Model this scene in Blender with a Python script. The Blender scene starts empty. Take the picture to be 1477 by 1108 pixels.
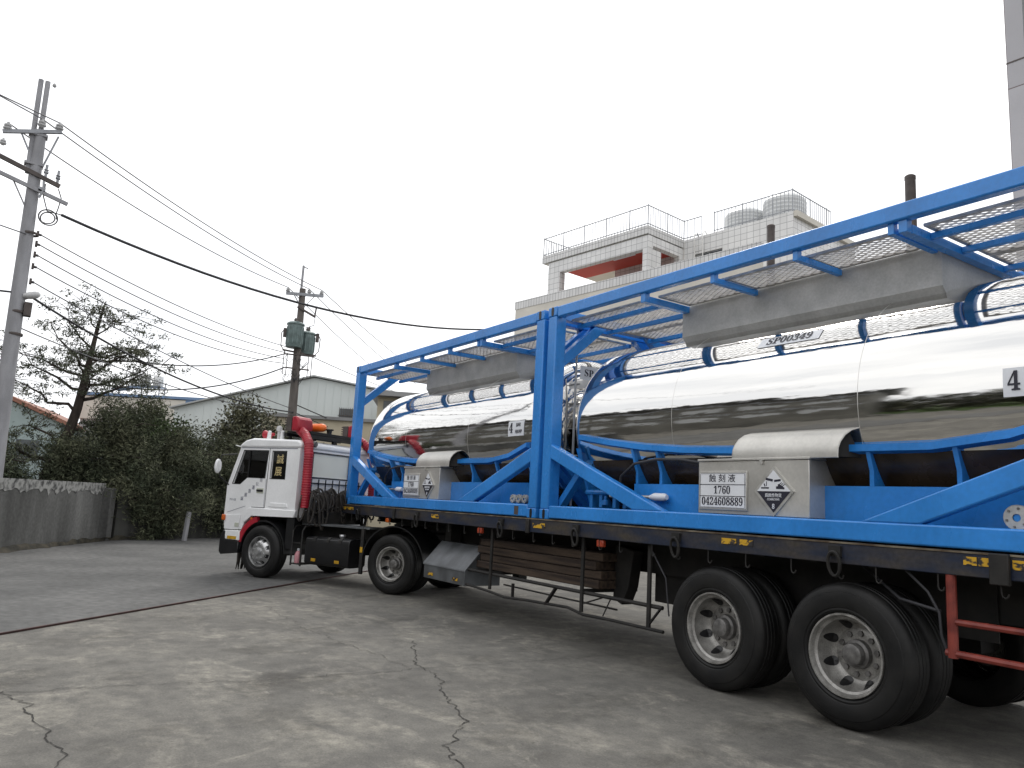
import bpy, math, random
import numpy as np
from mathutils import Vector, Matrix
from mathutils.geometry import tessellate_polygon
S = bpy.context.scene
COL = S.collection
R = math.radians
random.seed(7); RNG = np.random.default_rng(7)

# ------------------------------------------------------------------ camera
cd = bpy.data.cameras.new('camera'); cam = bpy.data.objects.new('camera', cd); COL.objects.link(cam)
cd.sensor_width = 36; cd.lens = 36 * 1105.28 / 1477; cd.clip_start = 0.1; cd.clip_end = 3000
YAW, PIT, ROL = R(-56.5118), R(8.97534), R(3.0868)
fw = Vector((math.sin(YAW) * math.cos(PIT), math.cos(YAW) * math.cos(PIT), math.sin(PIT)))
r0 = Vector((math.cos(YAW), -math.sin(YAW), 0)); u0 = r0.cross(fw)
rt = r0 * math.cos(ROL) + u0 * math.sin(ROL); up = u0 * math.cos(ROL) - r0 * math.sin(ROL)
m = Matrix((rt, up, -fw)).transposed().to_4x4(); m.translation = Vector((13.68, -5.475, 1.521))
cam.matrix_world = m
S.camera = cam

# ------------------------------------------------------------------ world, sun, exposure
SUN_EL, SUN_AZ = R(52), R(150)          # azimuth of the sun, measured from +x
w = bpy.data.worlds.new('World'); S.world = w; w.use_nodes = True
nt = w.node_tree; nt.nodes.clear()
def wn(t, **k):
    n = nt.nodes.new(t)
    for a, b in k.items(): setattr(n, a, b)
    return n
sky = wn('ShaderNodeTexSky', sky_type='NISHITA', sun_disc=False, sun_elevation=SUN_EL, sun_rotation=R(90) - SUN_AZ,
         air_density=1.0, dust_density=3.0)
hs = wn('ShaderNodeHueSaturation'); hs.inputs['Saturation'].default_value = 0.25
tcw = wn('ShaderNodeTexCoord'); mpw = wn('ShaderNodeMapping'); mpw.inputs['Scale'].default_value = (1, 1, 2.6)
nz = wn('ShaderNodeTexNoise'); nz.inputs['Scale'].default_value = 1.6; nz.inputs['Detail'].default_value = 7; nz.inputs['Roughness'].default_value = 0.55
rp = wn('ShaderNodeValToRGB')
rp.color_ramp.elements[0].position = 0.33; rp.color_ramp.elements[0].color = (7.0, 7.2, 7.6, 1)
rp.color_ramp.elements[1].position = 0.62; rp.color_ramp.elements[1].color = (10.5, 10.5, 10.5, 1)
mxw = wn('ShaderNodeMixRGB'); mxw.inputs[0].default_value = 0.88
bg = wn('ShaderNodeBackground'); bg.inputs['Strength'].default_value = 0.10
ow = wn('ShaderNodeOutputWorld')
L = nt.links.new
L(sky.outputs[0], hs.inputs['Color']); L(hs.outputs[0], mxw.inputs[1])
L(tcw.outputs['Generated'], mpw.inputs[0]); L(mpw.outputs[0], nz.inputs['Vector']); L(nz.outputs['Fac'], rp.inputs[0])
# the cloud layer is brighter towards the hidden sun and duller on the opposite side of the sky
dt = wn('ShaderNodeVectorMath', operation='DOT_PRODUCT'); dt.inputs[1].default_value = (math.cos(SUN_AZ) * math.cos(SUN_EL), math.sin(SUN_AZ) * math.cos(SUN_EL), math.sin(SUN_EL))
mr = wn('ShaderNodeMapRange'); mr.inputs[1].default_value = -.6; mr.inputs[2].default_value = .9; mr.inputs[3].default_value = .98; mr.inputs[4].default_value = 1.20
ml = wn('ShaderNodeMixRGB', blend_type='MULTIPLY'); ml.inputs[0].default_value = 1
L(tcw.outputs['Generated'], dt.inputs[0]); L(dt.outputs['Value'], mr.inputs[0]); L(mr.outputs[0], ml.inputs[2]); L(rp.outputs[0], ml.inputs[1])
L(ml.outputs[0], mxw.inputs[2]); L(mxw.outputs[0], bg.inputs['Color']); L(bg.outputs[0], ow.inputs[0])
sd = bpy.data.lights.new('sun', 'SUN'); sun = bpy.data.objects.new('sun', sd); COL.objects.link(sun)
sd.energy = 0.9; sd.angle = R(14); sd.color = (1, 0.96, 0.9)
sv = Vector((math.cos(SUN_EL) * math.cos(SUN_AZ), math.cos(SUN_EL) * math.sin(SUN_AZ), math.sin(SUN_EL)))
sun.rotation_euler = sv.to_track_quat('Z', 'Y').to_euler()
S.view_settings.view_transform = 'Standard'; S.view_settings.look = 'None'
S.view_settings.exposure = 0.5; S.view_settings.gamma = 1.0
S.cycles.max_bounces = 8; S.cycles.transparent_max_bounces = 12

# ------------------------------------------------------------------ materials
def mat(name, col, rough=0.6, metal=0.0, var=0.12, scale=4.0, bump=0.0, bscale=60, spec=0.5, col2=None, lo=0.35, hi=0.65,
        stretch=(1, 1, 1), coat=0.0, detail=6, rvar=0.0, island=0.0, speck=0.0):
    """procedural paint / metal / stone: base colour broken by a stretched noise, optional second colour, fine speckle and bump"""
    m = bpy.data.materials.new(name); m.use_nodes = True
    n = m.node_tree.nodes; l = m.node_tree.links.new; b = n['Principled BSDF']
    b.inputs['Roughness'].default_value = rough; b.inputs['Metallic'].default_value = metal
    b.inputs['Specular IOR Level'].default_value = spec; b.inputs['Coat Weight'].default_value = coat
    tc = n.new('ShaderNodeTexCoord'); mp = n.new('ShaderNodeMapping'); mp.inputs['Scale'].default_value = stretch
    l(tc.outputs['Object'], mp.inputs[0])
    nz = n.new('ShaderNodeTexNoise'); nz.inputs['Scale'].default_value = scale; nz.inputs['Detail'].default_value = detail
    l(mp.outputs[0], nz.inputs['Vector'])
    rp = n.new('ShaderNodeValToRGB'); e = rp.color_ramp.elements
    e[0].position = lo; e[1].position = hi
    e[0].color = (*[max(0, c * (1 - var)) for c in col], 1); e[1].color = (*(col2 if col2 else [min(1, c * (1 + var)) for c in col]), 1)
    l(nz.outputs['Fac'], rp.inputs[0]); out = rp.outputs[0]
    if speck:
        n2 = n.new('ShaderNodeTexNoise'); n2.inputs['Scale'].default_value = scale * 14; n2.inputs['Detail'].default_value = 4
        l(tc.outputs['Object'], n2.inputs['Vector'])
        r2 = n.new('ShaderNodeMapRange'); r2.inputs[1].default_value = .3; r2.inputs[2].default_value = .7
        r2.inputs[3].default_value = 1 - speck; r2.inputs[4].default_value = 1 + speck; l(n2.outputs['Fac'], r2.inputs[0])
        mm = n.new('ShaderNodeMixRGB'); mm.blend_type = 'MULTIPLY'; mm.inputs[0].default_value = 1
        l(out, mm.inputs[1]); l(r2.outputs[0], mm.inputs[2]); out = mm.outputs[0]
    if island:
        gi = n.new('ShaderNodeNewGeometry'); r2 = n.new('ShaderNodeMapRange'); r2.inputs[3].default_value = 1 - island; r2.inputs[4].default_value = 1 + island
        l(gi.outputs['Random Per Island'], r2.inputs[0])
        mm = n.new('ShaderNodeMixRGB'); mm.blend_type = 'MULTIPLY'; mm.inputs[0].default_value = 1
        l(out, mm.inputs[1]); l(r2.outputs[0], mm.inputs[2]); out = mm.outputs[0]
    l(out, b.inputs['Base Color'])
    if rvar:
        r3 = n.new('ShaderNodeMapRange'); r3.inputs[3].default_value = max(0, rough - rvar); r3.inputs[4].default_value = min(1, rough + rvar)
        l(nz.outputs['Fac'], r3.inputs[0]); l(r3.outputs[0], b.inputs['Roughness'])
    if bump:
        n4 = n.new('ShaderNodeTexNoise'); n4.inputs['Scale'].default_value = bscale; n4.inputs['Detail'].default_value = 5
        l(mp.outputs[0], n4.inputs['Vector'])
        bp = n.new('ShaderNodeBump'); bp.inputs['Strength'].default_value = bump; bp.inputs['Distance'].default_value = 0.02
        l(n4.outputs['Fac'], bp.inputs['Height']); l(bp.outputs[0], b.inputs['Normal'])
    return m

MT = {}
MT['blue'] = mat('blue_paint', (0.027, 0.225, 0.64), 0.27, var=0.12, scale=1.7, spec=0.6, rvar=.10, bump=.03, bscale=24, speck=.07, stretch=(1, 1, .5), detail=9)
MT['grey_galv'] = mat('galvanised_steel', (0.46, 0.46, 0.45), 0.5, 0.35, var=0.14, scale=3.5, bump=.05, bscale=30, rvar=.1, speck=.08, detail=9)
MT['stainless'] = mat('brushed_stainless', (0.62, 0.61, 0.58), 0.36, 0.75, var=0.10, scale=3, stretch=(1, 1, 6), rvar=.08, bump=.02, bscale=90)
MT['box_steel'] = mat('mill_finish_steel', (0.56, 0.545, 0.51), 0.36, 0.55, var=0.10, scale=2.6, speck=.05, bump=.02, bscale=30, rvar=.08)
MT['dull_box'] = mat('dull_aluminium', (0.16, 0.17, 0.18), 0.42, 0.6, var=0.25, scale=4, rvar=.12)
MT['mesh_metal'] = mat('mesh_metal', (0.44, 0.42, 0.40), 0.45, 0.4, var=.2, scale=9)
MT['white'] = mat('white_cab_paint', (0.80, 0.805, 0.81), 0.32, var=0.06, scale=2.0, coat=.3, speck=.03)
MT['white_plate'] = mat('white_plate', (0.74, 0.76, 0.80), 0.4, var=0.04, scale=3)
MT['ink'] = mat('black_ink', (0.015, 0.015, 0.03), 0.5, var=.1)
MT['black_paint'] = mat('black_paint', (0.008, 0.008, 0.009), 0.38, var=.3, scale=5, bump=.03)
MT['chassis'] = mat('dirty_chassis', (0.009, 0.0085, 0.008), 0.7, var=.4, scale=6, col2=(0.018, 0.016, 0.014))
MT['rubber'] = mat('tyre_rubber', (0.0065, 0.0065, 0.007), 0.55, var=.25, scale=5, bump=.05, bscale=80, col2=(0.013, 0.0125, 0.012), spec=.35)
MT['rim'] = mat('silver_rim', (0.34, 0.33, 0.31), 0.45, 0.55, var=.35, scale=9, rvar=.1, speck=.25, col2=(.42, .41, .39))
MT['hub'] = mat('hub_metal', (0.17, 0.165, 0.16), 0.5, 0.5, var=.35, scale=18, rvar=.1, speck=.2)
MT['chrome'] = mat('polished_wheel', (0.50, 0.50, 0.50), 0.28, 0.8, var=.2, scale=8, speck=.15)
MT['red'] = mat('red_hose', (0.34, 0.012, 0.026), 0.42, var=.15, scale=6)
MT['orange'] = mat('orange_tube', (0.85, 0.17, 0.02), 0.4, var=.08, scale=8)
MT['amber'] = mat('amber_lens', (0.55, 0.11, 0.015), 0.25, var=.1, scale=20)
MT['lamp_red'] = mat('red_lens', (0.36, 0.05, 0.02), 0.35, var=.2, scale=20)
MT['yellow'] = mat('worn_yellow_reflector', (0.55, 0.30, 0.01), 0.5, var=.3, scale=22, col2=(0.62, 0.36, 0.02), speck=.35)
MT['rust_red'] = mat('red_oxide_paint', (0.20, 0.028, 0.02), 0.5, var=.3, scale=9, col2=(0.26, 0.045, 0.03))
MT['navy'] = mat('worn_navy_rail', (0.012, 0.022, 0.055), 0.55, var=.4, scale=2.2, stretch=(1, 1, 3), col2=(0.045, 0.036, 0.026), lo=.42, hi=.68, speck=.3)
MT['rail_lip'] = mat('rusty_lip', (0.10, 0.06, 0.03), 0.7, var=.4, scale=7, col2=(0.2, 0.17, 0.12))
MT['wood'] = mat('weathered_timber', (0.036, 0.021, 0.015), 0.85, var=.4, scale=3, stretch=(.4, 9, 9), col2=(0.07, 0.047, 0.031), bump=.2, bscale=20)
MT['strap'] = mat('dark_strap', (0.012, 0.010, 0.009), 0.7, var=.4, scale=9, col2=(0.04, 0.033, 0.027), bump=.1)
MT['pink'] = mat('pink_bottle', (0.55, 0.25, 0.28), 0.4, var=.08)
MT['gold'] = mat('gold_letters', (0.62, 0.50, 0.25), 0.4, var=.12, scale=20)
MT['navy_ink'] = mat('grey_letters', (0.10, 0.11, 0.16), 0.5, var=.1)
MT['curtain'] = mat('cream_lens', (0.50, 0.52, 0.44), 0.25, var=.08, scale=2)
MT['cream_panel'] = mat('cream_window_panel', (0.80, 0.80, 0.71), 0.35, 0.0, var=.05, scale=1.5)
MT['cable'] = mat('dark_cable', (0.03, 0.03, 0.035), 0.6, var=.2)
MT['wire'] = mat('grey_wire', (0.11, 0.11, 0.12), 0.5, var=.2)
MT['pole_conc'] = mat('pole_concrete', (0.30, 0.30, 0.315), 0.85, var=.15, scale=5, stretch=(1, 1, .3), bump=.05, speck=.08)
MT['pole_dark'] = mat('old_pole_concrete', (0.13, 0.115, 0.105), 0.9, var=.25, scale=4, stretch=(1, 1, .3))
MT['galv'] = mat('crossarm_steel', (0.30, 0.31, 0.33), 0.55, 0.5, var=.15)
MT['porcelain'] = mat('porcelain', (0.5, 0.5, 0.5), 0.25, var=.08)
MT['xfmr'] = mat('transformer_green', (0.14, 0.19, 0.185), 0.5, var=.2, scale=5)
MT['brown_pipe'] = mat('brown_steel_post', (0.075, 0.06, 0.055), 0.6, var=.25, scale=5)
MT['conc_wall'] = mat('old_concrete_wall', (0.085, 0.085, 0.080), 0.9, var=.5, scale=.9, stretch=(1.3, 1.3, .30), col2=(0.175, 0.175, 0.168), bump=.1, bscale=14, speck=.2, detail=10, lo=.3, hi=.7)
MT['shaded_wall'] = mat('shade_painted_wall', (0.022, 0.022, 0.019), 0.95, var=.5, scale=1.2, stretch=(1.3, 1.3, .3), col2=(0.05, 0.05, 0.045), detail=9)  # near-black tone stands in for the shade under the trees
MT['wall_cap'] = mat('flaking_white_cap', (0.10, 0.10, 0.10), 0.9, var=.4, scale=7, col2=(0.33, 0.33, 0.315), lo=.36, hi=.56, speck=.2)
MT['plaster'] = mat('beige_plaster', (0.58, 0.55, 0.49), 0.85, var=.07, scale=.8, bump=.03)
MT['pale_wall'] = mat('pale_wall', (0.42, 0.43, 0.43), 0.8, var=.08, scale=.6)
MT['white_sheet'] = mat('pale_sheet_metal', (0.60, 0.64, 0.63), 0.6, var=.05, scale=.5, stretch=(1, 1, .2))
MT['sheet_roof'] = mat('grey_roof_sheet', (0.25, 0.25, 0.25), 0.6, var=.15, scale=1)
MT['blue_sheet'] = mat('blue_sheet_metal', (0.14, 0.22, 0.36), 0.6, var=.08, scale=.7)
MT['teal_wall'] = mat('teal_wall', (0.30, 0.36, 0.355), 0.8, var=.08, scale=.6)
MT['roof_red'] = mat('rust_red_roof', (0.27, 0.12, 0.08), 0.7, var=.15, scale=2)
MT['red_soffit'] = mat('red_ceiling', (0.50, 0.06, 0.04), 0.6, var=.06, scale=1)
MT['beige_wall'] = mat('yellow_beige_wall', (0.52, 0.46, 0.34), 0.85, var=.08, scale=.8)
MT['shed_wall'] = mat('dark_shed_wall', (0.12, 0.115, 0.10), 0.8, var=.3, scale=.7)
MT['dark_roof'] = mat('dark_shed_roof', (0.09, 0.09, 0.09), 0.7, var=.2, scale=.6)
MT['tank_plastic'] = mat('pale_tank_shell', (0.60, 0.61, 0.61), 0.45, 0.2, var=.06, scale=2)
MT['soil'] = mat('mossy_soil', (0.028, 0.027, 0.02), 0.95, var=.5, scale=4, col2=(0.06, 0.052, 0.036), bump=.5, bscale=20)
MT['crack'] = mat('crack_dark', (0.030, 0.028, 0.025), 0.95, var=.2)
MT['redline'] = mat('red_brown_strip', (0.045, 0.018, 0.015), 0.7, var=.35, scale=6)
MT['grass'] = mat('verge_grass', (0.06, 0.10, 0.02), 0.9, var=.4, scale=3)
MT['bark'] = mat('dark_bark', (0.045, 0.034, 0.028), 0.9, var=.4, scale=8, stretch=(1, 1, .3), bump=.3, bscale=20)
MT['leaf_pine'] = mat('blue_green_needles', (0.078, 0.102, 0.06), 0.75, var=.35, scale=.9, island=.5, col2=(0.115, 0.12, 0.08), spec=.3)
MT['leaf_casu'] = mat('feathery_needles', (0.066, 0.088, 0.050), 0.8, var=.4, scale=.9, island=.65, col2=(0.115, 0.12, 0.072), spec=.35)
MT['leaf_broad'] = mat('broad_leaves', (0.080, 0.086, 0.048), 0.6, var=.4, scale=.8, island=.6, col2=(0.12, 0.118, 0.07), spec=.4)
MT['leaf_green'] = mat('mid_green_leaves', (0.045, 0.072, 0.028), 0.65, var=.35, scale=.8, island=.55, col2=(0.08, 0.115, 0.042), spec=.3)

def mirror_mat():
    m = bpy.data.materials.new('polished_tank_steel'); m.use_nodes = True
    n = m.node_tree.nodes; l = m.node_tree.links.new; b = n['Principled BSDF']
    b.inputs['Base Color'].default_value = (0.70, 0.69, 0.67, 1); b.inputs['Metallic'].default_value = 1; b.inputs['Roughness'].default_value = 0.055
    tc = n.new('ShaderNodeTexCoord'); mp = n.new('ShaderNodeMapping'); mp.inputs['Scale'].default_value = (0.16, 1.0, 1.0)
    nz = n.new('ShaderNodeTexNoise'); nz.inputs['Scale'].default_value = 6.5; nz.inputs['Detail'].default_value = 3.5
    bp = n.new('ShaderNodeBump'); bp.inputs['Strength'].default_value = 0.22; bp.inputs['Distance'].default_value = 0.012
    l(tc.outputs['Object'], mp.inputs[0]); l(mp.outputs[0], nz.inputs['Vector']); l(nz.outputs['Fac'], bp.inputs['Height']); l(bp.outputs[0], b.inputs['Normal'])
    return m
MT['mirror'] = mirror_mat()
MT['dark_reflection'] = mat('painted_belly_reflection', (0.045, 0.032, 0.022), 0.25, 0.3, var=.5, scale=3, rvar=.12)  # dark reflection on the tank's underside, put into the colour
MT['yellow_worn'] = mat('flaked_yellow_marker', (0.03, 0.028, 0.03), 0.6, var=.2, scale=16, col2=(0.58, 0.33, 0.015), lo=.44, hi=.52, stretch=(1, 1, 1.6), detail=3)

def glass_mat(name, tint, mixf):
    m = bpy.data.materials.new(name); m.use_nodes = True
    n = m.node_tree.nodes; l = m.node_tree.links.new; n.clear()
    o = n.new('ShaderNodeOutputMaterial'); mx = n.new('ShaderNodeMixShader'); fr = n.new('ShaderNodeFresnel'); fr.inputs[0].default_value = 1.5
    mp = n.new('ShaderNodeMath'); mp.operation = 'ADD'; mp.inputs[1].default_value = mixf; mp.use_clamp = True
    tr = n.new('ShaderNodeBsdfTransparent'); gl = n.new('ShaderNodeBsdfGlossy'); gl.inputs['Roughness'].default_value = 0.02
    nz = n.new('ShaderNodeTexNoise'); nz.inputs['Scale'].default_value = 3; rp = n.new('ShaderNodeValToRGB')
    rp.color_ramp.elements[0].color = (*[c * .92 for c in tint], 1); rp.color_ramp.elements[1].color = (*tint, 1)
    l(nz.outputs['Fac'], rp.inputs[0]); l(rp.outputs[0], tr.inputs[0])
    l(fr.outputs[0], mp.inputs[0]); l(mp.outputs[0], mx.inputs[0]); l(tr.outputs[0], mx.inputs[1]); l(gl.outputs[0], mx.inputs[2]); l(mx.outputs[0], o.inputs[0])
    return m
MT['glass'] = glass_mat('cab_glass', (0.66, 0.70, 0.69), 0.02)
MT['dark_glass'] = glass_mat('dark_glass', (0.10, 0.11, 0.12), 0.03)
MT['window_dark'] = mat('dark_window_glass', (0.035, 0.04, 0.045), 0.15, var=.2, scale=2)
MT['window_grey'] = mat('grey_window_glass', (0.10, 0.11, 0.115), 0.2, var=.25, scale=1)

def tile_mat(name, base, grout, bw, bh, offset=0.0):
    m = bpy.data.materials.new(name); m.use_nodes = True
    n = m.node_tree.nodes; l = m.node_tree.links.new; b = n['Principled BSDF']; b.inputs['Roughness'].default_value = 0.5
    tc = n.new('ShaderNodeTexCoord'); sp = n.new('ShaderNodeSeparateXYZ'); ad = n.new('ShaderNodeMath'); ad.operation = 'ADD'
    cb = n.new('ShaderNodeCombineXYZ'); bt = n.new('ShaderNodeTexBrick')
    bt.offset = offset; bt.inputs['Scale'].default_value = 1; bt.inputs['Brick Width'].default_value = bw; bt.inputs['Row Height'].default_value = bh
    bt.inputs['Mortar Size'].default_value = 0.012; bt.inputs['Mortar Smooth'].default_value = 0.3; bt.inputs['Bias'].default_value = -.2
    bt.inputs['Color1'].default_value = (*base, 1); bt.inputs['Color2'].default_value = (*[c * .88 for c in base], 1); bt.inputs['Mortar'].default_value = (*grout, 1)
    l(tc.outputs['Object'], sp.inputs[0]); l(sp.outputs[0], ad.inputs[0]); l(sp.outputs[1], ad.inputs[1]); l(ad.outputs[0], cb.inputs[0]); l(sp.outputs[2], cb.inputs[1])
    l(cb.outputs[0], bt.inputs['Vector'])
    nz = n.new('ShaderNodeTexNoise'); nz.inputs['Scale'].default_value = .7; nz.inputs['Detail'].default_value = 6; l(tc.outputs['Object'], nz.inputs['Vector'])
    r2 = n.new('ShaderNodeMapRange'); r2.inputs[3].default_value = .78; r2.inputs[4].default_value = 1.15; l(nz.outputs['Fac'], r2.inputs[0])
    mm = n.new('ShaderNodeMixRGB'); mm.blend_type = 'MULTIPLY'; mm.inputs[0].default_value = 1
    l(bt.outputs[0], mm.inputs[1]); l(r2.outputs[0], mm.inputs[2]); l(mm.outputs[0], b.inputs['Base Color'])
    return m
MT['tile'] = tile_mat('white_wall_tile', (0.74, 0.735, 0.725), (0.32, 0.32, 0.32), .33, .30)
MT['tile_band'] = tile_mat('upright_band_tile', (0.66, 0.655, 0.645), (0.19, 0.19, 0.19), .21, .42)
MT['corner_tile'] = tile_mat('grey_cladding', (0.48, 0.47, 0.49), (0.16, 0.12, 0.12), 3.0, 2.4)
MT['corner_tile2'] = tile_mat('green_grey_cladding', (0.28, 0.32, 0.32), (0.09, 0.09, 0.09), 3.0, 1.3)

def ground_mat():
    m = bpy.data.materials.new('stained_concrete'); m.use_nodes = True
    n = m.node_tree.nodes; l = m.node_tree.links.new; b = n['Principled BSDF']; b.inputs['Roughness'].default_value = 0.85
    b.inputs['Specular IOR Level'].default_value = 0.3
    tc = n.new('ShaderNodeTexCoord')
    def noise(sc, det, rough=.6, stretch=None, dist=0):
        x = n.new('ShaderNodeTexNoise'); x.inputs['Scale'].default_value = sc; x.inputs['Detail'].default_value = det; x.inputs['Roughness'].default_value = rough
        x.inputs['Distortion'].default_value = dist
        if stretch:
            mp = n.new('ShaderNodeMapping'); mp.inputs['Rotation'].default_value = (0, 0, R(38)); mp.inputs['Scale'].default_value = stretch
            l(tc.outputs['Object'], mp.inputs[0]); l(mp.outputs[0], x.inputs['Vector'])
        else: l(tc.outputs['Object'], x.inputs['Vector'])
        return x.outputs['Fac']
    def ramp(f, p0, c0, p1, c1):
        x = n.new('ShaderNodeValToRGB'); e = x.color_ramp.elements
        e[0].position = p0; e[0].color = (*c0, 1); e[1].position = p1; e[1].color = (*c1, 1); l(f, x.inputs[0]); return x.outputs[0]
    def mix(a, bb, f, mode='MIX', fv=None):
        x = n.new('ShaderNodeMixRGB'); x.blend_type = mode
        l(a, x.inputs[1]); l(bb, x.inputs[2])
        if fv is not None: x.inputs[0].default_value = fv
        else: l(f, x.inputs[0])
        return x.outputs[0]
    base = ramp(noise(.45, 9, .68), .3, (0.094, 0.090, 0.083), .7, (0.160, 0.154, 0.139))
    pale = ramp(noise(1.25, 12, .72, (1, 1.5, 1), .6), .49, (0, 0, 0), .66, (1, 1, 1))
    palec = ramp(noise(9, 5), .3, (0.168, 0.160, 0.140), .7, (0.262, 0.248, 0.215))
    big = ramp(noise(.28, 5, .6), .36, (.30, .30, .30), .60, (1, 1, 1)); x = n.new('ShaderNodeMixRGB'); x.blend_type = 'MULTIPLY'; x.inputs[0].default_value = 1; l(pale, x.inputs[1]); l(big, x.inputs[2])
    c = mix(base, palec, x.outputs[0])
    crisp = ramp(noise(.62, 13, .74, (1, 1.4, 1), .9), .565, (0, 0, 0), .60, (1, 1, 1))
    cm = n.new('ShaderNodeMixRGB'); cm.blend_type = 'MULTIPLY'; cm.inputs[0].default_value = 1; l(crisp, cm.inputs[1]); l(ramp(noise(7, 8, .75), .38, (.1, .1, .1), .60, (.85, .85, .85)), cm.inputs[2])
    c = mix(c, palec, cm.outputs[0])
    pit = ramp(noise(16, 6, .7), .28, (.62, .61, .60), .40, (1, 1, 1)); c = mix(c, pit, None, 'MULTIPLY', 1)
    dark = ramp(noise(.8, 9, .66, (1.5, 1, 1)), .53, (1, 1, 1), .70, (0.56, 0.55, 0.54)); c = mix(c, dark, None, 'MULTIPLY', 1)
    mid = ramp(noise(4.5, 10, .75), .30, (.70, .70, .71), .70, (1.28, 1.27, 1.24)); c = mix(c, mid, None, 'MULTIPLY', 1)
    fine = ramp(noise(70, 5, .7), .3, (.74, .74, .74), .7, (1.26, 1.26, 1.26)); c = mix(c, fine, None, 'MULTIPLY', 1)
    l(c, b.inputs['Base Color'])
    bp = n.new('ShaderNodeBump'); bp.inputs['Strength'].default_value = .45; bp.inputs['Distance'].default_value = .012
    l(noise(36, 8, .75), bp.inputs['Height']); l(bp.outputs[0], b.inputs['Normal'])
    return m
MT['ground'] = ground_mat()
MT['road'] = mat('worn_asphalt', (0.080, 0.080, 0.078), 0.9, var=.15, scale=.6, col2=(0.118, 0.117, 0.113), bump=.25, bscale=45, speck=.25, detail=12)

# ------------------------------------------------------------------ mesh helpers
class MB:
    def __init__(s): s.v = []; s.f = []
    def add(s, vs, fs):
        o = len(s.v); s.v += [tuple(map(float, p)) for p in vs]; s.f += [tuple(i + o for i in f) for f in fs]; return s
    def box(s, x0, y0, z0, x1, y1, z1):
        return s.add([(x0, y0, z0), (x1, y0, z0), (x1, y1, z0), (x0, y1, z0), (x0, y0, z1), (x1, y0, z1), (x1, y1, z1), (x0, y1, z1)],
                     [(3, 2, 1, 0), (4, 5, 6, 7), (0, 1, 5, 4), (1, 2, 6, 5), (2, 3, 7, 6), (3, 0, 4, 7)])
    def bar(s, p, q, w, h, upv=(0, 0, 1)):
        p, q = Vector(p), Vector(q); d = (q - p).normalized(); a = d.cross(Vector(upv))
        if a.length < 1e-4: a = d.cross(Vector((1, 0, 0)))
        a.normalize(); b = a.cross(d); a *= w / 2; b *= h / 2
        vs = [p - a - b, p + a - b, p + a + b, p - a + b, q - a - b, q + a - b, q + a + b, q - a + b]
        return s.add(vs, [(3, 2, 1, 0), (4, 5, 6, 7), (0, 1, 5, 4), (1, 2, 6, 5), (2, 3, 7, 6), (3, 0, 4, 7)])
    @staticmethod
    def _p(axis, a, q):
        return (a, q[0], q[1]) if axis == 'x' else (q[0], a, q[1]) if axis == 'y' else (q[0], q[1], a)
    def prism(s, poly, axis, a0, a1, holes=()):
        """flat outline (optionally with holes) given thickness along an axis"""
        loops = [list(poly)] + [list(h) for h in holes]
        tri = tessellate_polygon([[Vector((q[0], q[1], 0)) for q in lp] for lp in loops]) if holes or len(poly) > 4 else None
        flat = [q for lp in loops for q in lp]; n = len(flat)
        vs = [s._p(axis, a0, q) for q in flat] + [s._p(axis, a1, q) for q in flat]; fs = []
        if tri is None: fs += [tuple(range(n)), tuple(range(2 * n - 1, n - 1, -1))]
        else:
            for t in tri: fs += [tuple(t), tuple(i + n for i in reversed(t))]
        o = 0
        for lp in loops:
            k = len(lp)
            for i in range(k):
                j = (i + 1) % k; fs.append((o + i, o + j, n + o + j, n + o + i))
            o += k
        return s.add(vs, fs)
    def tube(s, pts, r, n=8):
        pts = [Vector(p) for p in pts]; k = len(pts); rs = r if isinstance(r, (list, tuple)) else [r] * k
        vs = []; fs = []; pa = None
        for i, p in enumerate(pts):
            d = (pts[min(i + 1, k - 1)] - pts[max(i - 1, 0)]).normalized()
            if pa is None:
                a = d.cross(Vector((0, 0, 1)))
                if a.length < 1e-3: a = d.cross(Vector((1, 0, 0)))
            else: a = pa - d * pa.dot(d)
            a.normalize(); pa = a; b = d.cross(a)
            for j in range(n):
                t = 2 * math.pi * j / n; vs.append(p + (a * math.cos(t) + b * math.sin(t)) * rs[i])
        for i in range(k - 1):
            for j in range(n):
                jj = (j + 1) % n; fs.append((i * n + j, i * n + jj, (i + 1) * n + jj, (i + 1) * n + j))
        fs.append(tuple(range(n - 1, -1, -1))); fs.append(tuple((k - 1) * n + j for j in range(n)))
        return s.add(vs, fs)
    def lathe(s, prof, c, axis='z', n=32, sgn=1):
        vs = []; fs = []; k = len(prof)
        for j in range(n):
            t = 2 * math.pi * j / n; ct, st = math.cos(t), math.sin(t)
            for r, a in prof:
                a = a * sgn
                q = (r * ct, r * st, a) if axis == 'z' else (r * ct, a, r * st) if axis == 'y' else (a, r * ct, r * st)
                vs.append((c[0] + q[0], c[1] + q[1], c[2] + q[2]))
        for j in range(n):
            jj = (j + 1) % n
            for i in range(k - 1): fs.append((j * k + i, jj * k + i, jj * k + i + 1, j * k + i + 1))
        return s.add(vs, fs)
    def build(s, name, material, parent=None, smooth=35, bevel=0.0):
        me = bpy.data.meshes.new(name); me.from_pydata(s.v, [], s.f)
        if isinstance(material, str): material = MT[material]
        me.materials.append(material)
        import bmesh
        bm = bmesh.new(); bm.from_mesh(me); bmesh.ops.recalc_face_normals(bm, faces=bm.faces[:]); bm.to_mesh(me); bm.free()
        if smooth:
            me.polygons.foreach_set('use_smooth', [True] * len(me.polygons)); me.set_sharp_from_angle(angle=R(smooth))
        o = bpy.data.objects.new(name, me); COL.objects.link(o)
        if parent: o.parent = parent
        if bevel:
            b = o.modifiers.new('bevel', 'BEVEL'); b.width = bevel; b.segments = 2; b.limit_method = 'ANGLE'; b.angle_limit = R(40)
        return o

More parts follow.
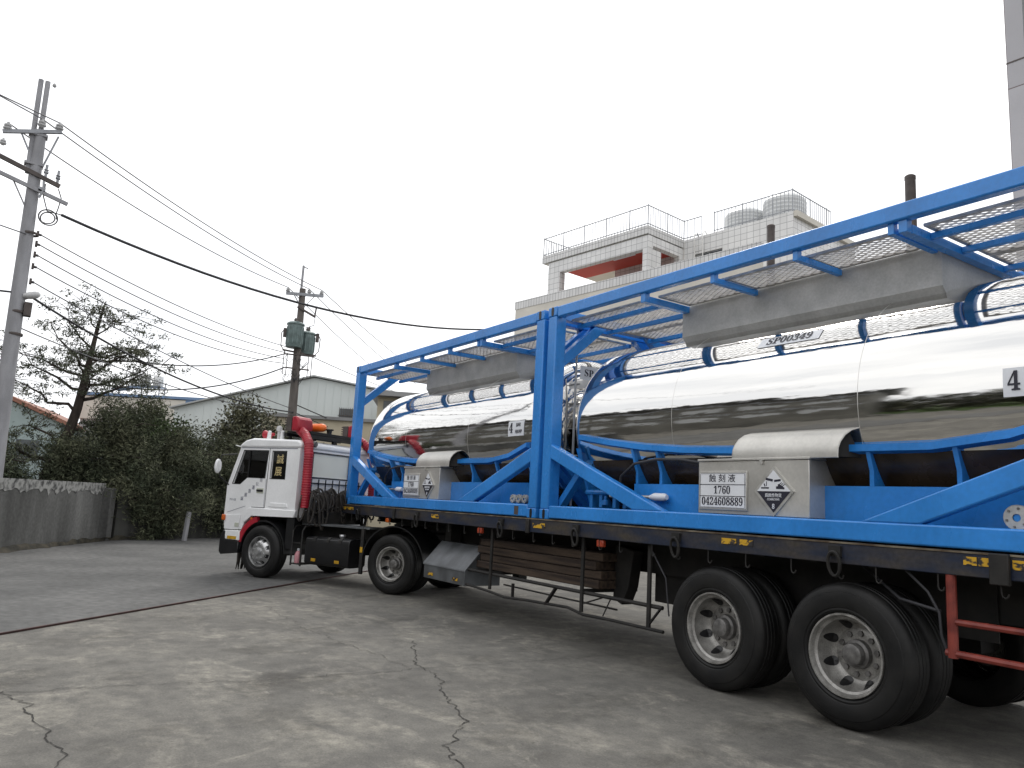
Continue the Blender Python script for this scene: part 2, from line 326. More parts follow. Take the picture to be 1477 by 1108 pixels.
def tag(o, label=None, cat=None, group=None, kind=None):
    if label: o['label'] = label
    if cat: o['category'] = cat
    if group: o['group'] = group
    if kind: o['kind'] = kind
    return o
def thing(name, label, cat, loc=(0, 0, 0), rz=0, group=None):
    o = bpy.data.objects.new(name, None); COL.objects.link(o); o.location = loc; o.rotation_euler = (0, 0, rz); o.empty_display_size = .2
    return tag(o, label, cat, group)
def kids(o): return [c for c in bpy.data.objects if c.parent == o]
def copy_tree(o, parent=None):
    c = o.copy(); COL.objects.link(c)
    if parent: c.parent = parent
    for k in kids(o): copy_tree(k, c)
    return c
def text(name, body, size, material, parent, origin, ex, ey, sx=1.0, thick=0.0015, align='CENTER', wrap=None):
    """lettering as thin solid letters lying on a sign: origin = centre of the line, ex = reading direction, ey = up"""
    cu = bpy.data.curves.new(name, 'FONT'); cu.body = body; cu.size = size; cu.align_x = align; cu.align_y = 'CENTER'; cu.extrude = thick
    cu.resolution_u = 4
    t = bpy.data.objects.new(name, cu); COL.objects.link(t)
    bpy.context.view_layer.update()
    me = bpy.data.meshes.new_from_object(t.evaluated_get(bpy.context.evaluated_depsgraph_get()))
    bpy.data.objects.remove(t)
    ex = Vector(ex).normalized(); ey = Vector(ey).normalized(); ez = ex.cross(ey)
    mm = Matrix((ex * sx, ey, ez)).transposed().to_4x4(); mm.translation = Vector(origin); me.transform(mm)
    me.materials.clear(); me.materials.append(MT[material])
    o = bpy.data.objects.new(name, me); COL.objects.link(o)
    if parent: o.parent = parent
    return o

# ------------------------------------------------------------------ ground
def sheet(name, pts, z, material, label=None):
    b = MB(); b.add([(x, y, z) for x, y in pts], [tuple(range(len(pts)))])
    o = b.build(name, material, smooth=0); tag(o, kind='structure')
    if label: tag(o, label)
    return o
sheet('ground', [(-600, -600), (600, -600), (600, 600), (-600, 600)], 0, 'ground', 'grey stained concrete yard')
road = [(14.0, -15.5), (4.40, -5.22), (0.24, -0.72), (-10, 10.4), (-22, 23.3), (-34, 8), (-14.5, 3.5), (-12.2, .6), (-11.2, -1.0), (-9.7, -2.75), (-5.5, -5.12), (6, -11.6), (9, -16)]
sheet('road', road, 0.004, 'road', 'worn grey asphalt road beside the concrete yard')
d = Vector((0.28 - 4.45, -0.72 + 5.22, 0)).normalized()
b = MB(); p0 = Vector((4.45, -5.22, 0.012)) - d * 6; b.bar(p0, p0 + d * 17, 0.034, 0.018); tag(b.build('ground_rail', 'redline', smooth=0),
    'thin dark red rail set flush between the road and the concrete yard', 'rail')
def crack(pts, w0, name='ground_crack', z=0.005):
    b = MB(); P = []; wob = 0
    for (a, c) in zip(pts[:-1], pts[1:]):
        a, c = Vector((*a, 0)), Vector((*c, 0)); n = max(3, int((c - a).length / .045)); s = Vector((-(c - a).y, (c - a).x, 0)).normalized()
        for i in range(n):
            wob = wob * .72 + random.gauss(0, .021); P.append(a + (c - a) * i / n + s * wob + (c - a).normalized() * random.gauss(0, .012))
    P.append(Vector((*pts[-1], 0)))
    vs = []
    for i, p in enumerate(P):
        t = (P[min(i + 1, len(P) - 1)] - P[max(0, i - 1)]).normalized(); s = Vector((-t.y, t.x, 0)) * w0 * random.uniform(.25, 1.0) * .5
        vs += [(p + s).to_tuple()[:2] + (z,), (p - s).to_tuple()[:2] + (z,)]
    fs = [(2 * i, 2 * i + 1, 2 * i + 3, 2 * i + 2) for i in range(len(P) - 1)]
    b.add(vs, fs); tag(b.build(name, 'crack', smooth=0), kind='structure')
crack([(5.91, -1.44), (7.12, -1.99), (7.45, -1.98), (8.04, -2.24), (8.78, -2.52), (9.2, -2.85), (9.7, -3.05), (10.6, -3.5)], .013)
crack([(6.86, -5.21), (7.4, -5.08), (7.73, -5.05), (8.3, -4.93), (8.71, -5.01), (9.4, -5.2)], .012)
crack([(6.9, -5.23), (7.15, -3.4), (7.2, -2.0), (7.22, -0.9), (7.4, 1.5)], .009, z=.006)
crack([(7.1, -2.1), (4.6, -2.3), (3.0, -2.15)], .007, z=.007)

# ------------------------------------------------------------------ wheels
def wheel(parent, c, sgn, Rr, front=False, dual=True, wd=0.27):
    """c = centre on the outer tyre face; sgn = direction of the axle from the outer face towards the truck (+1: +y)"""
    rb = Rr * 0.565
    prof = [(rb, .05), (rb + .012, .018), (rb + .03, .004), (rb + .045, .006), (rb + .05, .0), (Rr * .70, -.006), (Rr * .80, -.010), (Rr * .865, -.004), (Rr * .875, .002), (Rr * .93, .008),
            (Rr * .972, .026), (Rr * .985, .040)]
    g = wd - .08
    for i in range(4):
        a0 = .040 + g * (i + .15) / 4.3
        prof += [(Rr * (.992 + .008 * math.sin(math.pi * i / 3)), a0), (Rr * (.993 + .007 * math.sin(math.pi * i / 3)), a0 + g * .16), (Rr * .975, a0 + g * .17), (Rr * .975, a0 + g * .20)]
    prof += [(Rr * .985, wd - .04), (Rr * .93, wd - .008), (Rr * .8, wd + .01), (rb + .02, wd - .01), (rb, wd - .05)]
    hub = MB()
    if front:
        hub.lathe([(0, -.075), (.10 * Rr, -.075), (.145 * Rr, -.068), (.155 * Rr, -.01), (.16 * Rr, .01)], c, 'y', 24, sgn)
        nr, na, nn = .27 * Rr, -.028, 8
    else:
        hub.lathe([(0, .092), (.12 * Rr, .092), (.145 * Rr, .098), (.155 * Rr, .11), (.16 * Rr, .15), (.20 * Rr, .16), (.21 * Rr, .215)], c, 'y', 24, sgn)
        nr, na, nn = .285 * Rr, .186, 10
    for k in range(nn):
        t = 2 * math.pi * (k + .3) / nn
        cc = (c[0] + nr * math.cos(t), c[1], c[2] + nr * math.sin(t))
        hub.lathe([(0, na), (.021 * Rr / .5, na), (.023 * Rr / .5, na + .03)], cc, 'y', 6, sgn)
    h = hub.build('wheel', 'chrome' if front else 'hub', parent)
    t = MB().lathe(prof, c, 'y', 64, sgn)
    t.build('tyre', 'rubber', h)
    if dual:
        t = MB().lathe([(r, a + wd + .05) for r, a in prof], c, 'y', 48, sgn); t.build('tyre', 'rubber', h)
    rim = MB()
    if front:
        rim.lathe([(rb, .05), (rb + .008, .02), (rb + .004, .006), (rb - .010, .006), (rb - .018, .02), (rb - .03, .05), (.50 * Rr, .07), (.46 * Rr, .05), (.38 * Rr, .0), (.33 * Rr, -.012), (.19 * Rr, -.018), (.1 * Rr, -.02), (0, -.02)], c, 'y', 48, sgn)
        rp_ = [(.50 * Rr, .07), (.46 * Rr, .05), (.38 * Rr, .0), (.33 * Rr, -.012)]; hr, hs = .425 * Rr, .042 * Rr / .5
    else:
        rp_ = [(rb, .05), (rb + .008, .02), (rb + .004, .006), (rb - .008, .006), (rb - .014, .018), (rb - .022, .045), (rb - .040, .058), (.488 * Rr, .10), (.470 * Rr, .15), (.438 * Rr, .188), (.40 * Rr, .208), (.365 * Rr, .214), (.345 * Rr, .207), (.24 * Rr, .203), (.1 * Rr, .203), (0, .204)]
        rim.lathe(rp_, c, 'y', 56, sgn)
        hr, hs = .425 * Rr, .040 * Rr / .535
    rim.build('rim', 'chrome' if front else 'rim', h)
    for k in range(8):
        hl = MB()
        t = 2 * math.pi * (k + .5) / 8
        rs_ = [q[0] for q in rp_][::-1]; as_ = [q[1] for q in rp_][::-1]; ring = []
        for q in range(14):
            e = 2 * math.pi * q / 14; rr_ = hr + hs * .82 * math.cos(e); tt = t + hs * .95 * math.sin(e) / hr
            ring.append((c[0] + rr_ * math.cos(tt), c[1] + sgn * (float(np.interp(rr_, rs_, as_)) - .003), c[2] + rr_ * math.sin(tt)))
        cen = (c[0] + hr * math.cos(t), c[1] + sgn * (float(np.interp(hr, rs_, as_)) - .003), c[2] + hr * math.sin(t))
        hl.add([cen] + ring, [(0, 1 + q, 1 + (q + 1) % 14) for q in range(14)])
        hl.build('hand_hole', 'black_paint', h, smooth=0)
    return h

# ------------------------------------------------------------------ semi-trailer (near side at y = 0, front at x = 0)
TR = thing('semi_trailer', 'flatbed semi-trailer with worn dark navy edge rail carrying both blue framed tanks', 'trailer', (0, 0, 0))
b = MB(); b.box(-.08, .04, 1.31, 12.35, 2.40, 1.372); b.build('deck', 'chassis', TR)
b = MB()
for yy in (-.035, 2.42): b.box(-.10, yy, 1.215, 12.38, yy + .055, 1.366)
b.box(-.10, .02, 1.215, -.05, 2.42, 1.366); b.build('side_rail', 'navy', TR, bevel=.006)
b = MB(); b.box(-.10, -.042, 1.366, 12.38, .02, 1.378); b.build('rail_lip', 'rail_lip', TR)
b = MB()
for yy in (.72, 1.62):
    b.box(3.0, yy, .86, 12.3, yy + .13, 1.31); b.box(-.05, yy, 1.12, 3.0, yy + .13, 1.31)
for i in range(24): b.box(.3 + i * .5, .05, 1.20, .36 + i * .5, 2.40, 1.308)
b.box(.4, .5, 1.10, 2.3, 1.95, 1.13); b.box(8.1, .695, .72, 10.9, .71, 1.30); b.box(8.1, 1.76, .72, 10.9, 1.775, 1.30)
b.build('main_frame', 'chassis', TR)
b = MB()
for x in (8.82, 10.105):
    b.tube([(x, .2, .535), (x, 2.25, .535)], .075, 10); b.box(x - .25, .62, .50, x + .25, .86, .72); b.box(x - .25, 1.58, .50, x + .25, 1.82, .72)
    b.box(x - .06, .66, .72, x + .06, .80, .9); b.box(x - .06, 1.64, .72, x + .06, 1.78, .9)
b.box(9.5, .6, .62, 9.7, .9, .95); b.box(9.5, 1.55, .62, 9.7, 1.85, .95)
b.build('suspension', 'chassis', TR)
for x in (8.82, 10.105):
    wheel(TR, (x, .02, .535), 1, .535); wheel(TR, (x, 2.42, .535), -1, .535)
# lashing rings hanging on the rail
for i, x in enumerate((.79, 3.06, 5.40, 6.92, 8.43, 10.09, 11.62)):
    b = MB(); b.box(x - .05, -.062, 1.265, x + .05, -.036, 1.345)
    P = []
    for k in range(21):
        t = 2 * math.pi * k / 20; P.append((x + .05 * math.cos(t), -.066 - .012 * math.sin(t), 1.215 + (.085 if math.sin(t) > 0 else .095) * math.sin(t)))
    b.tube(P, .0135, 7); b.build('lashing_ring', 'chassis', TR)
for i in range(30):
    x = .45 + i * .40 + random.uniform(-.05, .05)
    P = [(x, -.02, 1.22)] + [(x + .022 - .022 * math.cos(t), -.02, 1.13 - .03 * math.sin(t)) for t in (0, .8, 1.6, 2.4, 3.1)]
    b = MB(); b.tube(P, .006, 5); b.build('rope_hook', 'chassis', TR)

for x0, x1, z0, z1 in ((.02, .52, 1.285, 1.335), (3.50, 3.72, 1.275, 1.33), (6.08, 6.32, 1.27, 1.33), (8.97, 9.13, 1.285, 1.335), (9.17, 9.31, 1.285, 1.335), (11.03, 11.115, 1.29, 1.345), (11.125, 11.19, 1.29, 1.345), (11.33, 11.75, 1.285, 1.345)):
    b = MB(); b.box(x0, -.041, z0, x1, -.036, z1); b.build('reflector_strip', 'yellow_worn', TR)
b = MB(); b.box(11.20, -.075, 1.18, 11.32, -.036, 1.38); b.build('stake_pocket', 'chassis', TR, bevel=.008)
for x in (2.2, 5.95):
    b = MB(); b.box(x, -.06, 1.20, x + .07, -.036, 1.36); b.build('stake_pocket', 'chassis', TR, bevel=.006)
for x, k in ((1.92, 'amber'), (4.83, 'lamp_red'), (7.29, 'lamp_red')):
    b = MB(); b.box(x - .055, -.02, 1.13, x + .055, .03, 1.205); b.build('marker_lamp', k, TR, bevel=.012)
# stainless tool box with a sloping lid
tb = MB(); tb.prism([(.02, .40), (.02, .60), (.31, .92), (.60, .92), (.60, .40)], 'x', 3.27, 4.46); tbo = tb.build('tool_box', 'dull_box', TR, bevel=.006)
b = MB(); b.bar((3.255, .012, .605), (3.255, .315, .935), .012, .012)
b.prism([(.008, .588), (.012, .61), (.305, .932), (.32, .92), (.03, .60), (.02, .588)], 'x', 3.25, 4.48); b.build('lid', 'dull_box', tbo)
for x in (3.42, 4.14):
    b = MB(); b.box(x, .012, .445, x + .14, .018, .485); b.build('reflector', 'yellow_worn', tbo)
# side rack of thin bent steel rods and flat hangers
b = MB()
for x, z0 in ((5.06, .43), (6.94, .41), (7.985, .40)): b.box(x - .022, .04, z0, x + .022, .062, 1.215)
b.tube([(4.44, .075, .625), (8.15, .075, .612)], .021, 8)
P = [(4.46, .05, .43), (5.0, .05, .405), (5.42, .05, .375), (5.9, .05, .40), (6.38, .05, .415), (6.7, .05, .425), (6.98, .05, .385), (7.4, .05, .395), (8.19, .05, .395)]
b.tube(P, .017, 8); b.tube([(5.09, .25, .49), (6.3, .25, .48), (7.3, .25, .475)], .011, 6)
b.bar((5.58, .06, .38), (5.58, .06, .56), .035, .02); b.bar((6.28, .05, .40), (6.44, .07, .60), .05, .018); b.bar((7.99, .055, .44), (8.14, .07, .615), .03, .014)
b.bar((6.96, .055, .50), (7.12, .20, .58), .04, .015); b.bar((7.20, .14, .40), (7.26, .20, .60), .05, .014)
for x in (4.7, 5.06, 6.94): b.box(x - .02, .06, .615, x + .02, .86, .655)
b.build('storage_rack', 'chassis', TR)
b = MB(); b.prism([(7.0, .55), (7.15, .50), (7.25, .7), (7.32, 1.1), (7.02, 1.15)], 'y', .45, .60); b.box(7.3, .8, .55, 8.2, 1.5, 1.0); b.build('air_tank', 'chassis', TR, bevel=.01)
for yy in (.55, 1.85):
    b = MB(); b.box(3.05, yy - .08, .35, 3.23, yy + .08, 1.2); b.build('landing_leg', 'chassis', TR)
# red pipe side guard behind the rear wheels
b = MB(); b.tube([(10.925, .0, .67), (10.925, .0, 1.215)], .033, 10)
b.tube([(10.93, .0, .905), (12.2, .0, .905)], .022, 8); b.tube([(10.88, .0, .70), (12.2, .0, .69)], .024, 8); b.tube([(12.2, 0, .67), (12.2, 0, 1.215)], .03, 8)
b.build('side_guard', 'rust_red', TR)
b = MB()
b.tube([(10.6, .03, 1.21), (10.75, .03, 1.08), (10.83, .02, .95), (10.84, .02, .80), (10.89, .02, .66)], .010, 6); b.build('air_hose', 'cable', TR); b = MB(); b.tube([(10.1, .3, 1.2), (10.5, .12, 1.0), (10.83, .03, .96)], .012, 6); b.build('air_hose', 'cable', TR); b = MB()
b.tube([(7.95, .07, 1.2), (8.2, .06, .9), (8.25, .06, .55)], .008, 6)
b.build('air_hose', 'cable', TR)
# timbers lying in the rack
tlab = ('short grey weathered timber, topmost of the stack under the trailer', 'brown weathered timber second from the top of the stack under the trailer',
        'brown weathered timber third from the top of the stack under the trailer', 'pale edged weathered timber at the bottom of the stack under the trailer')
for i in range(4):
    z = .657 + .099 * (3 - i)
    o = thing('timber_beam', tlab[i], 'timber', (5.74 + (.02, -.03, .03, 0)[i], .45, z), 0, 'timbers stacked in the trailer rack')
    b = MB(); hx = 1.27 + (.02, -.01, .0, .03)[i]; b.box(-hx, -.24 + (.03, 0, .02, -.01)[i], 0, hx, .24, .094); b.build('plank', 'wood', o, bevel=.008)
    b = MB(); b.box(-hx - .004, -.22, .006, -hx - .001, .2, .088); b.build('end_grain', 'wood', o, smooth=0)

# ------------------------------------------------------------------ tank container (local z = 0 at its feet)
ZB = 1.38
TC = thing('tank_container', 'front blue framed polished steel tank container next to the white cab', 'tank container', (0, 0, ZB), 0, 'blue framed tank containers on the trailer')
LX, WY, HZ = 6.058, 2.438, 2.591
for x in (0, LX):
    for y in (0, WY):
        s, t = (1 if x == 0 else -1), (1 if y == 0 else -1)
        xa, xb = sorted((x, x + s * .165)); ya, yb = sorted((y + t * .004, y + t * .165))
        b = MB(); b.box(xa + .004 * (s > 0), ya, .118, xb, yb, 2.473); b.build('corner_post', 'blue', TC, bevel=.014)
        for z in (0, 2.473):
            xa, xb = sorted((x, x + s * .178)); ya, yb = sorted((y, y + t * .162))
            b = MB(); b.box(xa, ya, z, xb, yb, z + .118); cc = b.build('corner_casting', 'blue', TC, bevel=.01)
            b = MB(); xm = x + s * .09; yo = y - t * .002
            P = [(xm + .026 * math.cos(q), z + .059 + (.030 if math.sin(q) > 0 else -.030) + .026 * math.sin(q)) for q in [i * math.pi / 8 for i in range(16)]]
            ya, yb = sorted((yo, yo + t * .02)); b.prism(P, 'y', ya, yb); b.build('lock_hole', 'black_paint', cc, smooth=0)
for y, t in ((0, 1), (WY, -1)):
    ya, yb = sorted((y + t * .006, y + t * .10))
    b = MB(); b.box(.178, ya, 2.452, LX - .178, yb, 2.588); b.build('top_rail', 'blue', TC, bevel=.014)
    b = MB(); b.box(.178, ya, .012, LX - .178, yb, .162); b.build('bottom_rail', 'blue', TC, bevel=.014)
    ya, yb = sorted((y + t * .009, y + t * .105))
    for P in ([(.15, .89), (2.05, .16), (1.60, .16), (.15, .72)], [(LX - .15, .87), (4.12, .16), (4.57, .16), (LX - .15, .69)]):
        b = MB(); b.prism(P, 'y', ya, yb); b.build('diagonal_brace', 'blue', TC, bevel=.013)
for x in (.03, LX - .13):
    for s in (1, -1):
        f = (lambda v: v) if s > 0 else (lambda v: WY - v)
        b = MB(); b.prism([(f(.15), 1.99), (f(.15), 1.83), (f(.86), 2.45), (f(.66), 2.45)], 'x', x, x + .10); b.build('knee_brace', 'blue', TC, bevel=.006)
        b = MB(); b.prism([(f(.15), .72), (f(.15), .88), (f(.95), .16), (f(.78), .16)], 'x', x, x + .10); b.build('knee_brace', 'blue', TC, bevel=.006)
    b = MB(); b.box(x - .01, .16, 2.45, x + .11, WY - .16, 2.57); b.build('end_beam', 'blue', TC, bevel=.006)
    b = MB(); b.box(x - .01, .16, .012, x + .11, WY - .16, .16); b.build('end_beam', 'blue', TC, bevel=.006)
    # end saddle plate carrying the tank end
# tank shell
YC, ZC, RT = 1.219, 1.13, 1.02
prof = [(RT * math.sin(math.pi / 2 * k / 18) ** .62, .45 - .30 * math.cos(math.pi / 2 * k / 18)) for k in range(19)]
prof += [(RT, .8 + i * .446) for i in range(11)]
prof += [(r, LX - a) for r, a in prof[18::-1]]
b = MB(); b.lathe(prof, (0, YC, ZC), 'x', 128); tank = b.build('tank_shell', 'mirror', TC, smooth=60)
for x in (1.95, 4.0): b = MB(); b.lathe([(RT, x - .003), (RT + .0012, x - .0015), (RT + .0012, x + .0015), (RT, x + .003)], (0, YC, ZC), 'x', 128); b.build('weld_seam', 'stainless', tank)
for x, s in ((.48, 1), (LX - .48, -1)):
    P = []
    for k in range(25):
        t = math.pi + math.pi * k / 24 if True else 0
        P.append((YC + (RT + .004) * math.cos(t) , ZC - .18 + (RT + .004) * math.sin(t) * .83))
    arc = [q for q in P if q[1] < .86]
    out = [(.16, arc[0][1])] + arc + [(WY - .16, arc[-1][1]), (WY - .45, .05), (.45, .05)]
    b = MB(); b.prism(out, 'x', x - .02, x + .02); b.build('end_saddle', 'blue', TC)
    b = MB(); b.bar((x - s * .34, .22, .17), (x + s * .02, .30, .66), .08, .10, (0, 1, 0)); b.build('saddle_strut', 'blue', TC); b = MB(); b.bar((x - s * .34, WY - .22, .17), (x + s * .02, WY - .30, .66), .08, .10, (0, 1, 0)); b.build('saddle_strut', 'blue', TC)
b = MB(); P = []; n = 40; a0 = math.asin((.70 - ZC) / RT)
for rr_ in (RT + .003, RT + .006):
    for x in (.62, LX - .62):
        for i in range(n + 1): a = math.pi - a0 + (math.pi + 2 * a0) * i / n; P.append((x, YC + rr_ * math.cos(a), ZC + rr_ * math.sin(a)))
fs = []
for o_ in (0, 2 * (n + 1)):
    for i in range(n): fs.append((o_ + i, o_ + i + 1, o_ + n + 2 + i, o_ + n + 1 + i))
b.add(P, fs); b.build('belly_reflection', 'dark_reflection', tank)  # thin brown shell added to carry the dark reflection below the flanks
# long supports hugging the lower flank of the tank
def tank_y(z): return YC - math.sqrt(max(0, RT ** 2 - (z - ZC) ** 2))
pl = [(.50, .95), (1.0, .87), (1.5, .805), (2.1, .755), (3.0, .725), (4.55, .715), (5.1, .775), (5.56, .90)]
for s in (1, -1):
    vs = []; fs = []
    for x, z in pl:
        y = tank_y(z)
        for dy, dz in ((-.06, -.005), (-.06, .05), (.015, .06), (.03, -.03)):
            yy = y + dy; vs.append((x, yy if s > 0 else WY - yy, z + dz))
    k = len(pl)
    for i in range(k - 1):
        for j in range(4): fs.append((i * 4 + j, i * 4 + (j + 1) % 4, i * 4 + 4 + (j + 1) % 4, i * 4 + 4 + j))
    fs += [(0, 1, 2, 3), tuple(4 * (k - 1) + j for j in range(4))]
    b = MB(); b.add(vs, fs); b.build('saddle_flange', 'blue', TC)
    f = (lambda v: v) if s > 0 else (lambda v: WY - v)
    b = MB(); ya, yb = sorted((f(.30), f(.315))); b.box(1.32, ya, .05, LX - .35, yb, .44); b.build('skirt_plate', 'blue', TC)
    for x, z in ((1.36, .82), (1.72, .78), (4.05, .715), (4.72, .735)):
        b = MB(); P = []
        for i in range(9):
            zz = .44 + (z - .44) * i / 8; P.append((f(tank_y(zz) + .03), zz))
        P += [(f(tank_y(z) - .045), z), (f(.298), .56), (f(.298), .44)]
        b.prism(P, 'x', x - .018, x + .018); b.build('saddle_rib', 'blue', TC)
b = MB()
for x in (1.6, 3.0, 4.4): b.box(x, .11, .03, x + .1, WY - .11, .14)
b.build('floor_beam', 'blue', TC)
# walkway: cross beams, short brackets, longitudinal bars
for x in (1.66, 4.50):
    b = MB(); b.box(x - .04, .10, 2.355, x + .04, WY - .10, 2.425); b.box(x - .035, .03, 2.355, x + .035, .10, 2.48); b.box(x - .035, WY - .1, 2.355, x + .035, WY - .03, 2.48); b.build('walkway_beam', 'blue', TC, bevel=.004)
for x in (2.61, 3.54, 4.40):
    for f in ((lambda v: v), (lambda v: WY - v)):
        b = MB(); ya, yb = sorted((f(.10), f(.69))); b.box(x - .025, ya, 2.365, x + .025, yb, 2.42); ya, yb = sorted((f(.04), f(.10))); b.box(x - .025, ya, 2.365, x + .025, yb, 2.48); b.build('bracket', 'blue', TC, bevel=.003)
for xa, xb in ((.14, 1.62), (4.54, LX - .14)):
    for y in (.38, .86, 1.58, 2.06):
        b = MB(); b.box(xa, y - .025, 2.37, xb, y + .025, 2.42); b.build('walkway_bar', 'blue', TC, bevel=.003)
def grating(x0, x1, y0, y1):
    """expanded metal sheet: zigzag strands, with an angle-iron rim"""
    b = MB(); px_, py_ = .05, .030; ny = max(2, int((y1 - y0) / py_)); nx = int((x1 - x0) / px_)
    for j in range(ny + 1):
        P = []
        for i in range(nx + 1):
            P.append((x0 + (x1 - x0) * i / nx, y0 + (y1 - y0) * (j + (.42 if (i + j) % 2 else -.42)) / ny))
        vs = []; fs = []
        for (x, y) in P:
            y = min(max(y, y0), y1)
            vs += [(x, y - .0032, 2.432), (x, y + .0032, 2.432), (x, y + .0025, 2.442), (x, y - .0025, 2.442)]
        for i in range(nx):
            for q in range(4): fs.append((i * 4 + q, i * 4 + (q + 1) % 4, i * 4 + 4 + (q + 1) % 4, i * 4 + 4 + q))
        b.add(vs, fs)
    g = b.build('walkway_grating', 'mesh_metal', TC, smooth=0)
    b = MB()
    for y in (y0, y1 - .035): b.box(x0, y, 2.424, x1, y + .035, 2.448)
    for x in (x0, x1 - .035): b.box(x, y0 + .036, 2.4245, x + .035, y1 - .036, 2.4475)
    n = int((x1 - x0) / .75)
    for i in range(1, n): x = x0 + (x1 - x0) * i / n; b.box(x, y0 + .036, 2.4245, x + .03, y1 - .036, 2.4315)
    b.build('rim_angle', 'mesh_metal', g)
grating(.22, 1.60, .20, 1.21); grating(.22, 1.60, 1.225, 2.235); grating(4.57, LX - .22, .20, 1.21); grating(4.57, LX - .22, 1.225, 2.235)
grating(1.72, 4.44, .20, .68); grating(1.72, 4.44, 1.76, 2.235)
# spill box round the manholes on top of the tank
def arc_z(y): return ZC + math.sqrt(max(0, RT ** 2 - (y - YC) ** 2))
sbx = MB(); A = [(.70 + 1.038 * i / 16) for i in range(17)]
A = [(.755 + .928 * i / 16) for i in range(17)]
for xa in (1.60, 4.435): sbx.prism([(y, arc_z(y) - .006) for y in A] + [(1.738, 2.09), (1.738, 2.43), (.70, 2.43), (.70, 2.09)], 'x', xa, xa + .012)
for f in ((lambda v: v), (lambda v: WY - v)):
    sbx.prism([(f(.70), 2.43), (f(.70), 2.09), (f(.755), arc_z(.755) - .012), (f(.767), arc_z(.767) - .012), (f(.712), 2.092), (f(.712), 2.43)], 'x', 1.613, 4.434)
sb = sbx.build('spill_box', 'grey_galv', TC, smooth=0)
for x in (2.3, 3.7):
    b = MB(); b.lathe([(.25, 2.16), (.25, 2.30), (.28, 2.30), (.28, 2.33), (.2, 2.36), (0, 2.37)], (x, YC, 0), 'z', 24); b.build('manhole', 'stainless', sb)
